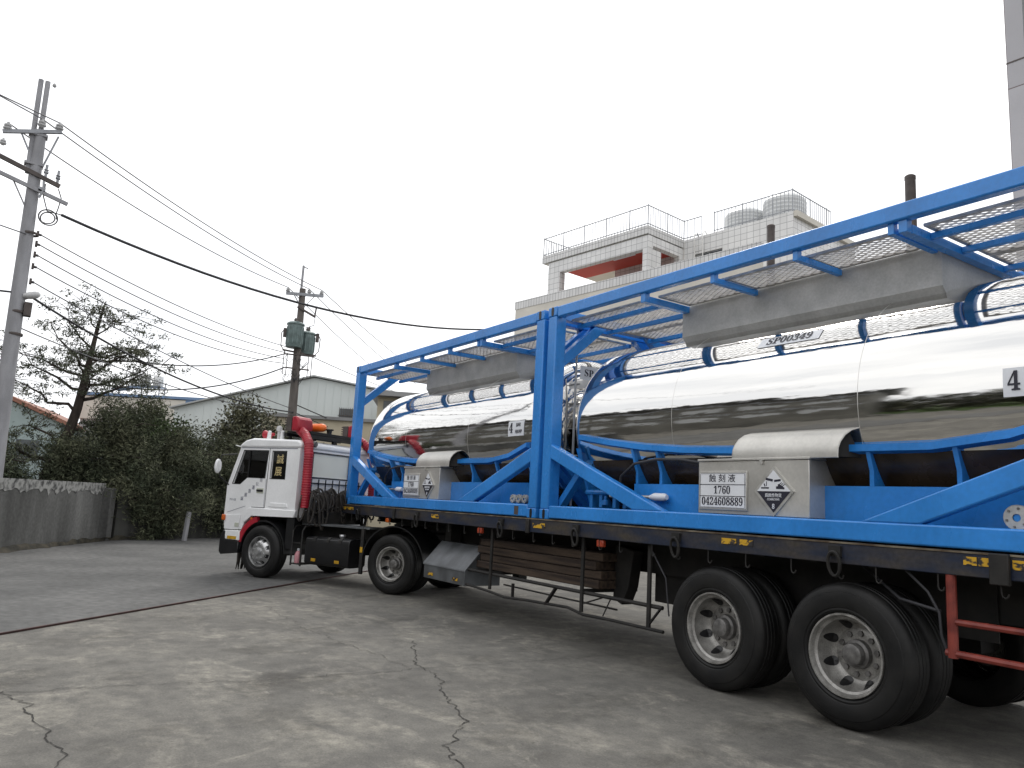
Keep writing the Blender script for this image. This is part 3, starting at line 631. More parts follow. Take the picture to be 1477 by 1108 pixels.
# valve cabinet with its signs
def cab(x0):
    c = MB(); c.box(x0, .09, .165, x0 + 1.2, .48, .645); c = c.build('valve_cabinet', 'box_steel', TC, bevel=.006)
    b = MB(); b.box(x0 - .008, .078, .647, x0 + 1.21, .485, .668); b.build('lid', 'box_steel', c, bevel=.004)
    b = MB(); b.box(x0 + .72, .066, .615, x0 + .75, .084, .65); b.build('latch', 'stainless', c)
    y = .088
    b = MB(); b.box(x0 + .02, y - .014, .20, x0 + .58, y, .555); fr = b.build('sign_frame', 'box_steel', c, bevel=.004)
    p = MB(); p.box(x0 + .035, y - .017, .218, x0 + .565, y - .0142, .535); p = p.build('sign_plate', 'white_plate', c, smooth=0)
    b = MB()
    for z in (.325, .43): b.box(x0 + .035, y - .019, z - .003, x0 + .565, y - .0165, z + .003)
    for z in (.223, .53): b.box(x0 + .042, y - .019, z - .0015, x0 + .558, y - .0165, z + .0015)
    for x in (x0 + .0415, x0 + .558): b.box(x - .0015, y - .019, .2255, x + .0015, y - .0165, .5275)
    b.build('rule_line', 'ink', p, smooth=0)
    ex, ez = (1, 0, 0), (0, 0, 1); xc = x0 + .30
    text('lettering', '蝕 刻 液', .078, 'ink', p, (xc, y - .018, .483), ex, ez, 1.12)
    text('lettering', '\U0001D7CF\U0001D7D5\U0001D7D4\U0001D7CE' if SERIF else '1760', .10, 'ink', p, (xc, y - .018, .378), ex, ez, .88)
    text('lettering', ''.join(chr(0x1D7CE + int(q)) for q in '0424608889') if SERIF else '0424608889', .10, 'ink', p, (xc, y - .018, .274), ex, ez, .86)
    # hazard diamond
    xd, zd, h = x0 + .86, .378, .215
    b = MB(); b.prism([(xd, zd - h), (xd + h * .94, zd), (xd, zd + h), (xd - h * .94, zd)], 'y', y - .012, y); dm = b.build('hazard_placard', 'stainless', c, smooth=0)
    g = .18
    b = MB(); b.prism([(xd + g * .94, zd), (xd, zd + g), (xd - g * .94, zd)], 'y', y - .015, y - .0122); b.build('white_field', 'white_plate', dm, smooth=0)
    b = MB(); b.prism([(xd, zd - g), (xd + g * .94, zd - .001), (xd - g * .94, zd - .001)], 'y', y - .015, y - .0122)
    # symbol: two tilted tubes dripping on a bar and a hand
    b.bar((xd - .075, y - .0155, zd + .105), (xd - .005, y - .0155, zd + .092), .003, .020, (0, 0, 1)); b.bar((xd + .01, y - .0155, zd + .088), (xd + .075, y - .0155, zd + .095), .003, .018, (0, 0, 1))
    b.box(xd - .125, y - .017, zd + .022, xd - .045, y - .0152, zd + .034)
    b.bar((xd - .070, y - .0155, zd + .045), (xd - .070, y - .0155, zd + .085), .003, .006, (1, 0, 0)); b.bar((xd - .085, y - .0155, zd + .04), (xd - .095, y - .0155, zd + .065), .003, .010, (1, 0, 0))
    b.prism([(xd + .03, zd + .02), (xd + .11, zd + .018), (xd + .115, zd + .03), (xd + .06, zd + .062), (xd + .045, zd + .058), (xd + .05, zd + .045), (xd + .028, zd + .04)], 'y', y - .017, y - .0152)
    for i in range(3): b.bar((xd + .06 + i * .015, y - .0155, zd + .058 - i * .008), (xd + .085 + i * .017, y - .0155, zd + .075 - i * .006), .003, .005, (0, 0, 1))
    b.build('black_field', 'ink', dm, smooth=0)
    text('lettering', '腐蝕性物質', .036, 'white_plate', dm, (xd, y - .0162, zd - .037), ex, ez, .95); text('lettering', 'CORROSIVE', .026, 'white_plate', dm, (xd, y - .0162, zd - .070), ex, ez, .92)
    text('lettering', '8', .062, 'white_plate', dm, (xd, y - .0162, zd - .130), ex, ez, .9)
    # rounded cover behind the cabinet: a bent sheet, closed at its front end only, with a tray behind it
    P = [(.085, .66), (.085, .69), (.088, .74), (.102, .79), (.13, .845), (.17, .885), (.215, .905), (.25, .905)]
    Q = [(y_ + .006, z_ - .006) for y_, z_ in P][::-1]
    xa, xb = x0 + .40, x0 + 1.46
    ring = P + Q; k = len(ring); vs = [(x + .80 * (yy - .085), yy, z) for x in (xa, xb) for (yy, z) in ring]
    fs = [(i, (i + 1) % k, k + (i + 1) % k, k + i) for i in range(k)] + [tuple(range(k)), tuple(range(2 * k - 1, k - 1, -1))]
    b = MB(); b.add(vs, fs); hd_ = b.build('valve_hood', 'box_steel', TC, smooth=30)
    E_ = P + [(.30, .78), (.325, .66)]; k = len(E_)
    b = MB(); b.add([(x + .80 * (yy - .085), yy, z) for x in (xa + .002, xa + .008) for (yy, z) in E_], [(i, (i + 1) % k, k + (i + 1) % k, k + i) for i in range(k)] + [tuple(range(k)), tuple(range(2 * k - 1, k - 1, -1))]); b.build('end_plate', 'box_steel', hd_, smooth=0)
    T_ = [(.10, .67), (.315, .67), (.29, .80), (.25, .885), (.20, .86), (.12, .76)]; k = len(T_)
    b = MB(); b.add([(x + .80 * (yy - .085), yy, z) for x in (xa + .02, xb - .10) for (yy, z) in T_], [(i, (i + 1) % k, k + (i + 1) % k, k + i) for i in range(k)] + [tuple(range(k)), tuple(range(2 * k - 1, k - 1, -1))]); b.build('valve_body', 'chassis', hd_, smooth=0)
    return c
SERIF = True
cab(2.30)
b = MB(); b.tube([(1.0, .24, .30), (1.62, .24, .302)], .017, 10); b.build('pipe', 'stainless', TC)
b = MB(); b.tube([(1.62, .24, .30), (1.66, .24, .302), (1.70, .24, .304), (1.84, .24, .304), (1.87, .24, .304)], [.018, .03, .042, .04, .025], 12); b.build('valve_handle', 'white_plate', TC)
b = MB(); b.tube([(1.1, .26, .34), (1.16, .25, .52), (1.4, .22, .65), (1.75, .2, .69), (2.1, .2, .68), (2.45, .25, .63)], .016, 8); b.build('hose', 'cable', TC)
b = MB()
for x in (.55, .72, .95, 1.12): b.box(x, .32, .17, x + .05, .38, .34)
b.lathe([(0, 0), (.04, 0), (.04, .05), (.015, .06), (.015, .1)], (.85, .3, .2), 'z', 10); b.tube([(.5, .32, .34), (1.3, .32, .34)], .03, 8); b.build('valve_group', 'blue', TC)
# ladder at the rear end
b = MB()
b.tube([(5.985, .60, .17), (5.985, .60, 2.44)], .015, 8)
for i in range(6): b.tube([(5.985, .60, .45 + i * .36), (5.985, .86, .45 + i * .36)], .009, 6)
b.build('ladder', 'grey_galv', TC)

def tank_label(parent, x0, x1, ang, hgt, lines):
    """sign plate bent round the tank: lines = (text, size, x offset, v offset, sx)"""
    c = Vector((0, YC, ZC)); nrm = Vector((0, -math.cos(ang), math.sin(ang))); upv = Vector((0, math.sin(ang), math.cos(ang)))
    vs = []; fs = []; n = 6
    for rr in (RT + .004, RT + .006):
        for i in range(n + 1):
            a = ang + (i / n - .5) * hgt / RT; q = (YC - rr * math.cos(a), ZC + rr * math.sin(a)); vs += [(x0, *q), (x1, *q)]
    for o in (0, 2 * (n + 1)):
        for i in range(n): fs.append((o + 2 * i, o + 2 * i + 1, o + 2 * i + 3, o + 2 * i + 2))
    b = MB(); b.add(vs, fs); p = b.build('sign_plate', 'white_plate', parent, smooth=0)
    for tx, sz, ox, ov, sx in lines:
        a = ang + ov / RT; nn = Vector((0, -math.cos(a), math.sin(a))); uu = Vector((0, math.sin(a), math.cos(a)))
        text('lettering', tx, sz, 'ink', p, c + nn * (RT + .009) + Vector(((x0 + x1) / 2 + ox, 0, 0)), (1, 0, 0), uu, sx)
    return p
def ser(s):
    o = ''
    for ch in s:
        o += chr(0x1D7CE + int(ch)) if ch.isdigit() else chr(0x1D400 + ord(ch) - 65) if ch.isupper() else ch
    return o
tank_label(TC, 5.08, 5.45, math.asin(.02), .20, [(ser('4'), .19, -.115, 0, .78), ('BAR', .072, .055, .045, .8), ('MAWP', .072, .065, -.045, .72)])
TC2 = copy_tree(TC); TC2.location = (6.142, 0, ZB)
TC2['label'] = 'rear blue framed polished steel tank container marked SP00349, above the trailer wheels'
for k in kids(TC2):                      # its cabinet and cover stand a little further back
    if k.name.split('.')[0] in ('valve_cabinet', 'valve_hood'): k.location.x += .13
    if k.name.split('.')[0] == 'ladder': bpy.data.objects.remove(k)
for k in kids(TC):
    if k.name.split('.')[0] in ('valve_cabinet', 'valve_hood'): k.location.x -= .07
for o in list(bpy.data.objects):          # the ladder of the rear tank had no children
    pass
tank_label(TC2, 2.86, 3.52, R(40.0), .13, [(ser('SP00349'), .125, 0, 0, .98)])
# small white tag on the rear end of the front tank
b = MB(); b.box(5.995, .66, 1.80, 6.0, 1.08, 1.98); p = b.build('sign_plate', 'white_plate', TC, smooth=0)
text('lettering', ser('SP'), .13, 'ink', p, (6.0025, .80, 1.89), (0, 1, 0), (0, 0, 1))
def flange(parent, x, z, r, m):
    b = MB(); b.lathe([(.3 * r, -.012), (.95 * r, -.012), (r, -.005), (r, .03), (.5 * r, .04), (.5 * r, .16)], (x, .10, z), 'y', 20); f = b.build('outlet_flange', m, parent)
    b = MB(); b.lathe([(0, .0), (.3 * r, .0), (.3 * r, .02)], (x, .098, z), 'y', 12)
    b.build('bore', 'blue', f)
    for i in range(6): b = MB(); t = i * math.pi / 3 + .3; b.lathe([(0, -.02), (.1 * r, -.02), (.1 * r, .0)], (x + .72 * r * math.cos(t), .10, z + .72 * r * math.sin(t)), 'y', 6); b.build('bolt', 'hub', f)
flange(TC2, 5.17, .235, .085, 'grey_galv'); flange(TC2, 5.42, .235, .085, 'grey_galv')
flange(TC, 5.42, .225, .055, 'grey_galv'); flange(TC, 5.55, .225, .055, 'grey_galv'); flange(TC, 5.68, .225, .055, 'grey_galv')
b = MB(); b.box(5.60, .003, .03, 5.69, .0058, .135); b.build('data_plate', 'brown_pipe', TC, smooth=0)

# ------------------------------------------------------------------ tractor (local x = forward, y = left, z = up)
TK = thing('tractor_truck', 'white cab-over tractor truck with red air hoses, steered towards the yard', 'truck', (1.597, 1.083, 0), R(208))
CV, VL, VR = .15, 1.15, -.85
outer = [(2.24, 1.21), (2.24, 2.33), (3.72, 2.33), (3.985, 1.60), (3.985, 1.10), (3.95, .82), (3.50, .82), (3.44, .96), (3.34, 1.17), (3.26, 1.21)]
win1 = [(3.625, 2.26), (3.02, 2.26), (3.05, 1.77), (3.48, 1.77), (3.64, 1.65), (3.84, 1.65)]
win2 = [(2.90, 2.26), (2.56, 2.26), (2.55, 1.77), (2.905, 1.77)]
for v_ in (VL - .05, VR):
    b = MB(); b.prism(outer, 'y', v_, v_ + .05, holes=(win1, win2)); b.build('cab_side', 'white', TK)
b = MB(); b.prism([(2.22, 2.33), (2.225, 2.43), (2.30, 2.475), (3.42, 2.50), (3.60, 2.46), (3.70, 2.40), (3.79, 2.325)], 'y', VR - .02, VL + .02); b.build('cab_roof', 'white', TK, bevel=.035)
b = MB(); b.prism([(VR + .051, .95), (VL - .051, .95), (VL - .051, 2.329), (VR + .051, 2.329)], 'x', 2.24, 2.28, holes=([(-.17, 1.84), (.79, 1.84), (.79, 2.26), (-.17, 2.26)],)); b.build('rear_panel', 'white', TK)
b = MB(); b.box(2.232, -.20, 1.81, 2.2395, .82, 1.835); b.box(2.232, -.20, 2.265, 2.2395, .82, 2.29); b.box(2.232, -.20, 1.836, 2.2395, -.175, 2.264); b.box(2.232, .795, 1.836, 2.2395, .82, 2.264); b.build('window_seal', 'black_paint', TK)
b = MB(); b.box(2.25, -.168, 1.842, 2.258, .788, 2.258); b.build('rear_window', 'cream_panel', TK, smooth=0)  # opaque pale cream panel filling the rear window opening
b = MB(); b.prism([(2.28, 1.22), (3.9, 1.22), (3.9, 1.27), (2.28, 1.27)], 'y', VR + .06, VL - .06); b.build('cab_floor', 'black_paint', TK)
# front: lower panel, windscreen, grille
b = MB(); b.box(3.94, VR + .051, .84, 3.98, VL - .051, 1.58)
for v in (VR + .06, VL - .14): b.bar((3.975, v + .04, 1.58), (3.715, v + .04, 2.325), .07, .03, (0, 1, 0))
b.build('front_panel', 'white', TK)
b = MB(); b.prism([(3.95, 1.585), (3.962, 1.585), (3.706, 2.315), (3.694, 2.315)], 'y', VR + .15, VL - .15); b.build('windscreen', 'glass', TK, smooth=0)
b = MB(); b.box(3.98, VR + .12, .95, 3.995, VL - .12, 1.45); b.build('grille', 'black_paint', TK)
for P, m, n in ((win1, 'glass', 'side_window'), (win2, 'dark_glass', 'sleeper_window')):
    b = MB(); b.prism(P, 'y', VL - .030, VL - .024); b.build(n, m, TK, smooth=0)
    b = MB(); b.prism(P, 'y', VR + .024, VR + .030); b.build(n, m, TK, smooth=0)
    cx = sum(p[0] for p in P) / len(P); cz = sum(p[1] for p in P) / len(P)
    out = [(cx + (p[0] - cx) * 1.055 + .0, cz + (p[1] - cz) * 1.05) for p in P]
    b = MB(); b.prism(out, 'y', VL, VL + .004, holes=(P,)); b.build('window_seal', 'black_paint', TK, smooth=0)
b = MB(); b.prism([(3.50, 2.262), (3.47, 2.262), (3.47, 1.772), (3.50, 1.772)], 'y', VL - .02, VL - .008); b.bar((3.83, VL - .014, 1.86), (3.49, VL - .014, 1.86), .02, .015); b.build('window_bar', 'black_paint', TK)
t1 = text('lettering', '誠', .18, 'gold', TK, (2.725, VL - .0225, 2.11), (-1, 0, 0), (0, 0, 1)); t2 = text('lettering', '展', .18, 'gold', TK, (2.745, VL - .0225, 1.89), (-1, 0, 0), (0, 0, 1))
for i, ch in enumerate('誠展貨運公司'):
    text('lettering', ch, .082, 'navy_ink', TK, (3.565 - i * .088, VL + .001, 1.375 + i * .070), (-1, 0, 0), (0, 0, 1), .9)
text('lettering', '715 GE', .055, 'navy_ink', TK, (3.80, VL + .001, 1.35), (-1, 0, 0), (0, 0, 1))
# door gap, handle, lower mouldings, white wheel-arch lip, red mudguard
b = MB(); b.bar((2.975, VL + .001, 1.24), (2.975, VL + .001, 2.32), .010, .004, (0, 1, 0)); b.bar((2.975, VL + .001, 1.235), (3.30, VL + .001, 1.235), .010, .004, (0, 1, 0)); b.build('door_gap', 'black_paint', TK, smooth=0)
b = MB(); b.bar((3.00, VL + .002, 1.24), (3.00, VL + .002, 1.76), .004, .004, (0, 1, 0)); b.bar((3.46, VL + .002, 1.245), (3.90, VL + .002, 1.115), .006, .004, (0, 1, 0)); b.bar((2.30, VL + .002, 2.318), (3.70, VL + .002, 2.318), .010, .004, (0, 1, 0)); b.build('panel_seam', 'navy_ink', TK, smooth=0)
for v_ in (.55, -.25):
    b = MB(); b.tube([(4.0, v_ + .25, 1.58), (3.93, v_, 1.76), (3.86, v_ - .2, 1.92)], .008, 5); b.build('wiper', 'black_paint', TK)
b = MB(); b.box(3.04, VL - .005, 1.49, 3.21, VL + .006, 1.585); b.build('handle_recess', 'curtain', TK, bevel=.004)
b = MB(); b.box(3.05, VL, 1.52, 3.20, VL + .025, 1.56); b.build('door_handle', 'black_paint', TK, bevel=.006)
b = MB(); b.prism([(2.22, 1.10), (2.20, 1.225), (3.335, 1.225), (3.47, .97), (3.42, .95), (3.24, 1.08)], 'y', VL - .06, VL + .03); b.build('arch_trim', 'white', TK, bevel=.012)
b = MB(); b.prism([(2.40, 1.262), (2.88, 1.262), (2.83, 1.335), (2.44, 1.335)], 'y', VL, VL + .018); b.build('side_vent', 'white', TK, bevel=.008)
cx, cz = 2.95, .46
def arch(r0_, r1_, a0, a1, v0, v1, n=14):
    P = [(cx + r1_ * math.cos(a0 + (a1 - a0) * i / n), cz + r1_ * math.sin(a0 + (a1 - a0) * i / n)) for i in range(n + 1)] + \
        [(cx + r0_ * math.cos(a1 + (a0 - a1) * i / n), cz + r0_ * math.sin(a1 + (a0 - a1) * i / n)) for i in range(n + 1)]
    bb = MB(); bb.prism(P, 'y', v0, v1); return bb
arch(.54, .64, R(14), R(74), VL - .05, VL + .015).build('mudguard', 'red', TK)
bb = arch(.53, .56, R(0), R(180), VL - .42, VL - .0); bb.box(2.24, VL - .45, .55, 2.42, VL - .02, 1.10); bb.box(2.26, VL - .9, .95, 3.9, VL - .4, 1.21); bb.build('inner_arch', 'black_paint', TK)
b = MB(); b.lathe([(0, 0.02), (.022, .018), (.026, 0)], (3.26, VL + .0, 1.03), 'y', 14); b.build('side_lamp', 'amber', TK)
# bumper, headlight, turn signal, mud flap
b = MB(); b.prism([(3.50, .40), (3.94, .345), (3.99, .40), (3.99, .60), (3.93, .78), (3.86, .78), (3.86, .62), (3.50, .60)], 'y', VL - .10, VL + .04); b.box(3.90, VR, .36, 4.0, VL - .101, .62); b.build('bumper', 'black_paint', TK, bevel=.012)
b = MB(); b.prism([(3.50, .62), (3.855, .625), (3.90, .79), (3.51, .80)], 'y', VL - .30, VL + .035); b.build('bumper_end', 'white', TK, bevel=.012)
b = MB(); b.prism([(3.57, .81), (3.92, .805), (3.955, 1.06), (3.55, 1.09)], 'y', VL + .001, VL + .018); b.build('corner_panel', 'white', TK, bevel=.006)
b = MB(); b.box(3.56, VL + .018, .86, 3.66, VL + .026, .935); b.build('fog_lamp', 'curtain', TK, bevel=.006)
b = MB(); b.box(3.57, VL + .036, .635, 3.80, VL + .040, .69); b.build('reflector', 'yellow', TK, smooth=0)
b = MB(); b.box(3.915, VL + .015, .965, 3.985, VL + .06, 1.07); b.build('turn_signal', 'amber', TK, bevel=.014)
b = MB()
for i in range(7): v = VL - .20 + .03 * i; b.tube([(3.53, v, .42), (3.53 + random.uniform(-.02, .03), v, .25), (3.53 + random.uniform(-.03, .04), v + random.uniform(-.01, .01), .10)], [.02, .017, .008], 6)
b.build('mud_flap', 'strap', TK)
# mirror on its arm
b = MB(); b.lathe([(0, -.03), (.05, -.03), (.062, -.015), (.064, .015), (.055, .03), (0, .035)], (0, 0, 0), 'x', 24)
b.v = [(x + 4.00, y * 1.1 + 1.40, z * 2.1 + 1.95) for x, y, z in b.v]; b.build('mirror', 'white', TK)
b = MB(); b.tube([(3.80, VL, 2.20), (3.98, 1.36, 2.16), (3.99, 1.38, 1.95), (3.97, 1.36, 1.76), (3.95, VL, 1.62)], .012, 7); b.build('mirror_arm', 'black_paint', TK)
b = MB(); b.bar((3.72, VL - .02, 2.33), (3.83, VL + .03, 2.36), .05, .014); b.build('visor_tip', 'white', TK)
# interior: two seats, dashboard, steering wheel
b = MB(); b.box(3.55, VR + .08, 1.27, 3.88, VL - .08, 1.66); b.build('dashboard', 'black_paint', TK, bevel=.02)
for v in (.68, -.38):
    b = MB(); b.box(2.78, v - .24, 1.27, 3.20, v + .24, 1.46); b.prism([(2.72, 1.40), (2.86, 1.40), (2.74, 2.08), (2.62, 2.08)], 'y', v - .23, v + .23); b.build('seat', 'chassis', TK, bevel=.03)
b = MB(); P = [(3.50 + .10 * math.sin(t) * .5, .68 + .2 * math.cos(t), 1.70 + .2 * math.sin(t) * .6) for t in [2 * math.pi * i / 20 for i in range(21)]]; b.tube(P, .014, 6); b.tube([(3.50, .68, 1.70), (3.64, .68, 1.60)], .02, 6); b.build('steering_wheel', 'black_paint', TK)
# red air hoses with square heads
for v, sgn in ((1.10, 1), (-.76, -1)):
    P = []; rs = []
    ctl = [Vector((2.07, v, 1.28)), Vector((2.07, v, 1.75)), Vector((2.08, v, 2.22)), Vector((2.13, v - .03 * sgn, 2.42)), Vector((2.30, v - .10 * sgn, 2.58)), Vector((2.47, v - .13 * sgn, 2.68))]
    for a, c in zip(ctl[:-1], ctl[1:]):
        n = max(2, int((c - a).length / .012))
        for i in range(n): P.append(a + (c - a) * i / n)
    for i in range(len(P)): rs.append(.082 + .005 * math.sin(i * 1.7))
    b = MB(); b.tube(P, rs, 18); ho = b.build('air_hose', 'red', TK, smooth=50)
    b = MB(); b.prism([(2.40, 2.64), (2.57, 2.64), (2.57, 2.91), (2.46, 2.92), (2.40, 2.86), (2.38, 2.74)], 'y', v - .26 * sgn - .12, v - .15 * sgn + .15); b.build('intake_head', 'red', ho, bevel=.03)
    va, vb = v - .26 * sgn - .12, v - .15 * sgn + .15
    b = MB(); b.box(2.575, va + .01, 2.65, 2.70, vb - .01, 2.905)
    for i in range(6): b.box(2.70, va + .005, 2.655 + i * .044, 2.735, vb - .005, 2.675 + i * .044)
    b.build('intake_grille', 'brown_pipe', ho)
# things on the cab roof
b = MB(); P = [(2.84, .50, 2.765), (2.81, .50, 2.765), (2.76, .50, 2.765), (2.36, .50, 2.765), (2.31, .50, 2.765), (2.28, .50, 2.765)]; b.tube(P, [.02, .06, .078, .078, .06, .02], 20); b.build('air_cylinder', 'orange', TK)
b = MB(); b.box(2.26, -.6, 2.53, 2.34, 1.0, 2.60); b.box(2.75, -.5, 2.56, 2.82, 1.0, 2.62); b.box(2.26, -.3, 2.61, 2.84, .9, 2.66)
for v in (-.4, .2, .85): b.box(2.28, v, 2.47, 2.33, v + .05, 2.53); b.box(2.76, v, 2.49, 2.81, v + .05, 2.56)
b.build('roof_rack', 'chassis', TK)
b = MB(); b.lathe([(0, 2.66), (.045, 2.66), (.05, 2.72), (.08, 2.73), (.08, 2.75), (0, 2.76)], (2.30, .37, 0), 'z', 16); b.build('antenna_base', 'black_paint', TK)
b = MB(); b.lathe([(0, -.05), (.045, -.05), (.06, -.03), (.055, .02), (.02, .04), (0, .04)], (2.16, .90, 2.42), 'x', 18); b.tube([(2.18, .90, 2.37), (2.22, .90, 2.30)], .015, 6); b.build('work_lamp', 'hub', TK)
for u in (2.88, 3.21):
    b = MB(); b.prism([(u - .035, 2.42), (u + .035, 2.42), (u + .022, 2.62), (u + .0, 2.66), (u - .028, 2.65)], 'y', .96, 1.01); b.build('roof_bracket', 'white', TK, bevel=.008)
b = MB(); b.lathe([(.0, -.1), (.03, -.1), (.035, .0), (.075, .10), (.08, .12), (0, .10)], (3.32, .86, 2.60), 'x', 16); b.box(3.28, .84, 2.50, 3.32, .88, 2.6); b.build('air_horn', 'red', TK)
b = MB(); b.lathe([(0, 2.76), (.04, 2.75), (.055, 2.71), (.055, 2.67), (.03, 2.65), (.03, 2.50), (0, 2.5)], (3.05, .90, 0), 'z', 16); b.build('beacon', 'porcelain', TK)
# headboard hooks
b = MB(); b.box(2.215, -.75, 1.715, 2.235, .85, 1.735)
for i in range(9):
    v = -.70 + i * .19; b.box(2.20, v, 1.55, 2.215, v + .018, 1.80)
b.build('hook_rail', 'black_paint', TK)
# chassis, tank, catwalk, fenders
b = MB(); b.box(-.9, CV + .32, .72, 3.8, CV + .42, .97); b.box(-.9, CV - .42, .72, 3.8, CV - .32, .97); b.box(-.85, CV - .42, .74, -.8, CV + .42, .95)
for u in (.5, 1.3, 2.1): b.box(u, CV - .32, .76, u + .08, CV + .32, .94)
b.box(-.1, CV - .8, .40, .1, CV + .8, .58); b.box(2.85, CV - .8, .38, 3.05, CV + .8, .50); b.box(1.9, CV - .5, 1.0, 2.22, CV + .8, 1.22); b.box(2.3, CV - .4, .55, 3.6, CV + .4, 1.1)
b.build('chassis_frame', 'chassis', TK)
b = MB(); b.prism([(-.45, 1.0), (.35, 1.0), (.5, 1.08), (.3, 1.17), (-.35, 1.19)], 'y', CV - .42, CV + .42); b.build('fifth_wheel', 'chassis', TK)
b = MB(); b.box(.70, CV + .25, .985, 2.22, .95, 1.012); b.build('catwalk', 'dull_box', TK)
b = MB(); P = [(.74, .80), (1.09, .80), (1.14, .77), (1.15, .72), (1.15, .38), (1.13, .34), (1.08, .325), (.74, .325), (.69, .36), (.69, .76)]; b.prism(P, 'x', .95, 1.92); ft = b.build('fuel_tank', 'black_paint', TK, bevel=.01)
for u in (1.15, 1.42, 1.72):
    b = MB(); b.prism([(.74, .802), (1.09, .802), (1.142, .772), (1.153, .72), (1.158, .72), (1.146, .777), (1.093, .81), (.74, .81)], 'x', u - .03, u + .03); b.build('tank_strap', 'chassis', ft)
for u in (1.19, 1.71):
    b = MB(); b.box(u - .05, 1.151, .39, u + .05, 1.156, .44); b.build('reflector', 'yellow', ft, smooth=0)
b = MB(); b.lathe([(0, .87), (.055, .865), (.06, .84), (.04, .80)], (1.25, .98, 0), 'z', 16); b.build('filler_cap', 'chrome', ft)
for s in (1, -1):
    v0 = CV + s * 1.05
    P = [(.62 * math.cos(t), .49 + .60 * math.sin(t)) for t in [R(8) + R(164) * i / 16 for i in range(17)]] + [(.60 * math.cos(t), .49 + .58 * math.sin(t)) for t in [R(172) - R(164) * i / 16 for i in range(17)]]
    b = MB(); b.prism(P, 'y', *sorted((v0 - s * .62, v0 + s * .02))); b.build('fender', 'black_paint', TK)
b = MB(); b.box(.68, 1.08, .26, .74, 1.12, 1.0); b.build('fender_bracket', 'chassis', TK)
b = MB(); b.box(.685, 1.121, .61, .735, 1.128, .70); b.build('reflector', 'yellow', TK, smooth=0)
b = MB()
for u in (2.03, 2.25): b.tube([(u, .75, .98), (u, 1.06, .96), (u, 1.12, .88), (u, 1.12, .28)], .017, 7)
for z in (.66, .30): b.box(2.02, .85, z, 2.26, 1.12, z + .02)
b.build('step', 'chassis', TK)
wheel(TK, (2.95, 1.20, .465), -1, .465, front=True, dual=False); wheel(TK, (2.95, -.90, .465), 1, .465, front=True, dual=False)
wheel(TK, (.05, 1.20, .478), -1, .478); wheel(TK, (.05, -.90, .478), 1, .478)
def tkw(u, v, z): return tuple(TK.matrix_basis @ Vector((u, v, z)))
bpy.context.view_layer.update()
# pink bottle standing on the step
o = thing('bottle', 'small pink plastic bottle standing on the step between front wheel and fuel tank', 'bottle', tkw(2.17, 1.03, .322), R(208))
b = MB(); b.lathe([(0, 0), (.058, 0), (.062, .02), (.062, .14), (.05, .18), (.022, .21)], (0, 0, 0), 'z', 20); b.build('body', 'pink', o)
b = MB(); b.lathe([(.022, .205), (.024, .25), (0, .252)], (0, 0, 0), 'z', 14); b.build('cap', 'white_plate', o)
# dark straps hung over the hooks behind the cab
def strap_obj(i):
    rr = random.Random(i * 7 + 1); A = rr.uniform(.035, .085); Ln = rr.uniform(.30, .48); bu = rr.uniform(.04, .11); sk = rr.uniform(-.06, .06); P = []
    for k in range(23):
        t = k / 22 * 2 * math.pi
        P.append((-bu * math.sin(t / 2) ** .7 + .02 * math.sin(t), A * math.sin(t) * (1 + .3 * math.sin(t / 2)) + sk * (1 - math.cos(t)) / 2, -Ln * (1 - math.cos(t)) / 2 + rr.uniform(-.006, .006)))
    b = MB(); b.tube(P, [.017 + rr.uniform(-.003, .004) for _ in P], 6); return b
base = [strap_obj(i) for i in range(6)]; meshes = []
for i in range(66):
    v = 1.12 - 1.62 * ((i * 17) % 66) / 65; dep_ = (i % 4) * .05
    o = bpy.data.objects.new('lashing_strap', meshes[i % 6]) if len(meshes) == 6 else None
    if o is None:
        o = base[i].build('lashing_strap', 'strap', None); meshes.append(o.data)
    else: COL.objects.link(o)
    z = 1.64 - .12 * ((i * 5) % 7) / 6 - .05 * (v - .3) ** 2 - dep_ * .3
    o.location = tkw(2.09 - dep_, v, z); o.rotation_euler = (random.uniform(-.2, .2), random.uniform(-.1, .15), R(208) + random.uniform(-.6, .6)); o.scale = (1, random.uniform(.8, 1.2), random.uniform(.85, 1.25))
    tag(o, 'dark rubber strap in the tangled bundle hanging behind the white cab', 'strap', 'dark straps hung behind the cab')

# ------------------------------------------------------------------ tiled building with roof terrace
BL = thing('tiled_building', 'white tiled building with red ceilinged roof terrace and railings behind the containers', 'building', (-11.66, 18.47, 0), R(7))
b = MB(); b.box(-9.24, -.02, 0, 5.9, 9, 11.6); b.box(-9.24, -.02, 11.6, 5.9, .18, 12.22); b.box(-9.24, .18, 11.6, -9.04, 9, 12.22); b.build('wall', 'plaster', BL)
b = MB(); b.box(-9.28, -.05, 12.22, 5.9, .20, 12.66); b.box(-9.28, .20, 12.22, -9.02, 9, 12.66); b.build('parapet', 'tile_band', BL)
b = MB(); b.box(-7.24, -.02, 14.45, 0, .10, 14.85); b.box(-7.24, .10, 14.45, -7.12, 5.5, 14.85); b.box(-.12, .10, 14.45, 0, 2.76, 14.85); b.build('roof_edge', 'tile_band', BL)
b = MB(); b.box(-7.12, .10, 14.40, -.12, 5.5, 14.80); b.build('roof', 'plaster', BL)
b = MB(); b.box(-6.80, .06, 13.76, 0, .40, 14.399); b.box(-.36, .40, 13.95, -.02, 2.77, 14.399); b.box(-6.80, .06, 11.6, -5.92, .45, 13.76); b.box(-.34, .06, 11.6, -.01, 1.02, 13.76); b.box(-.36, 2.45, 11.6, -.02, 2.77, 13.95)
b.box(-4.6, 2.9, 11.6, -.4, 3.1, 14.399); b.build('terrace_frame', 'tile', BL)
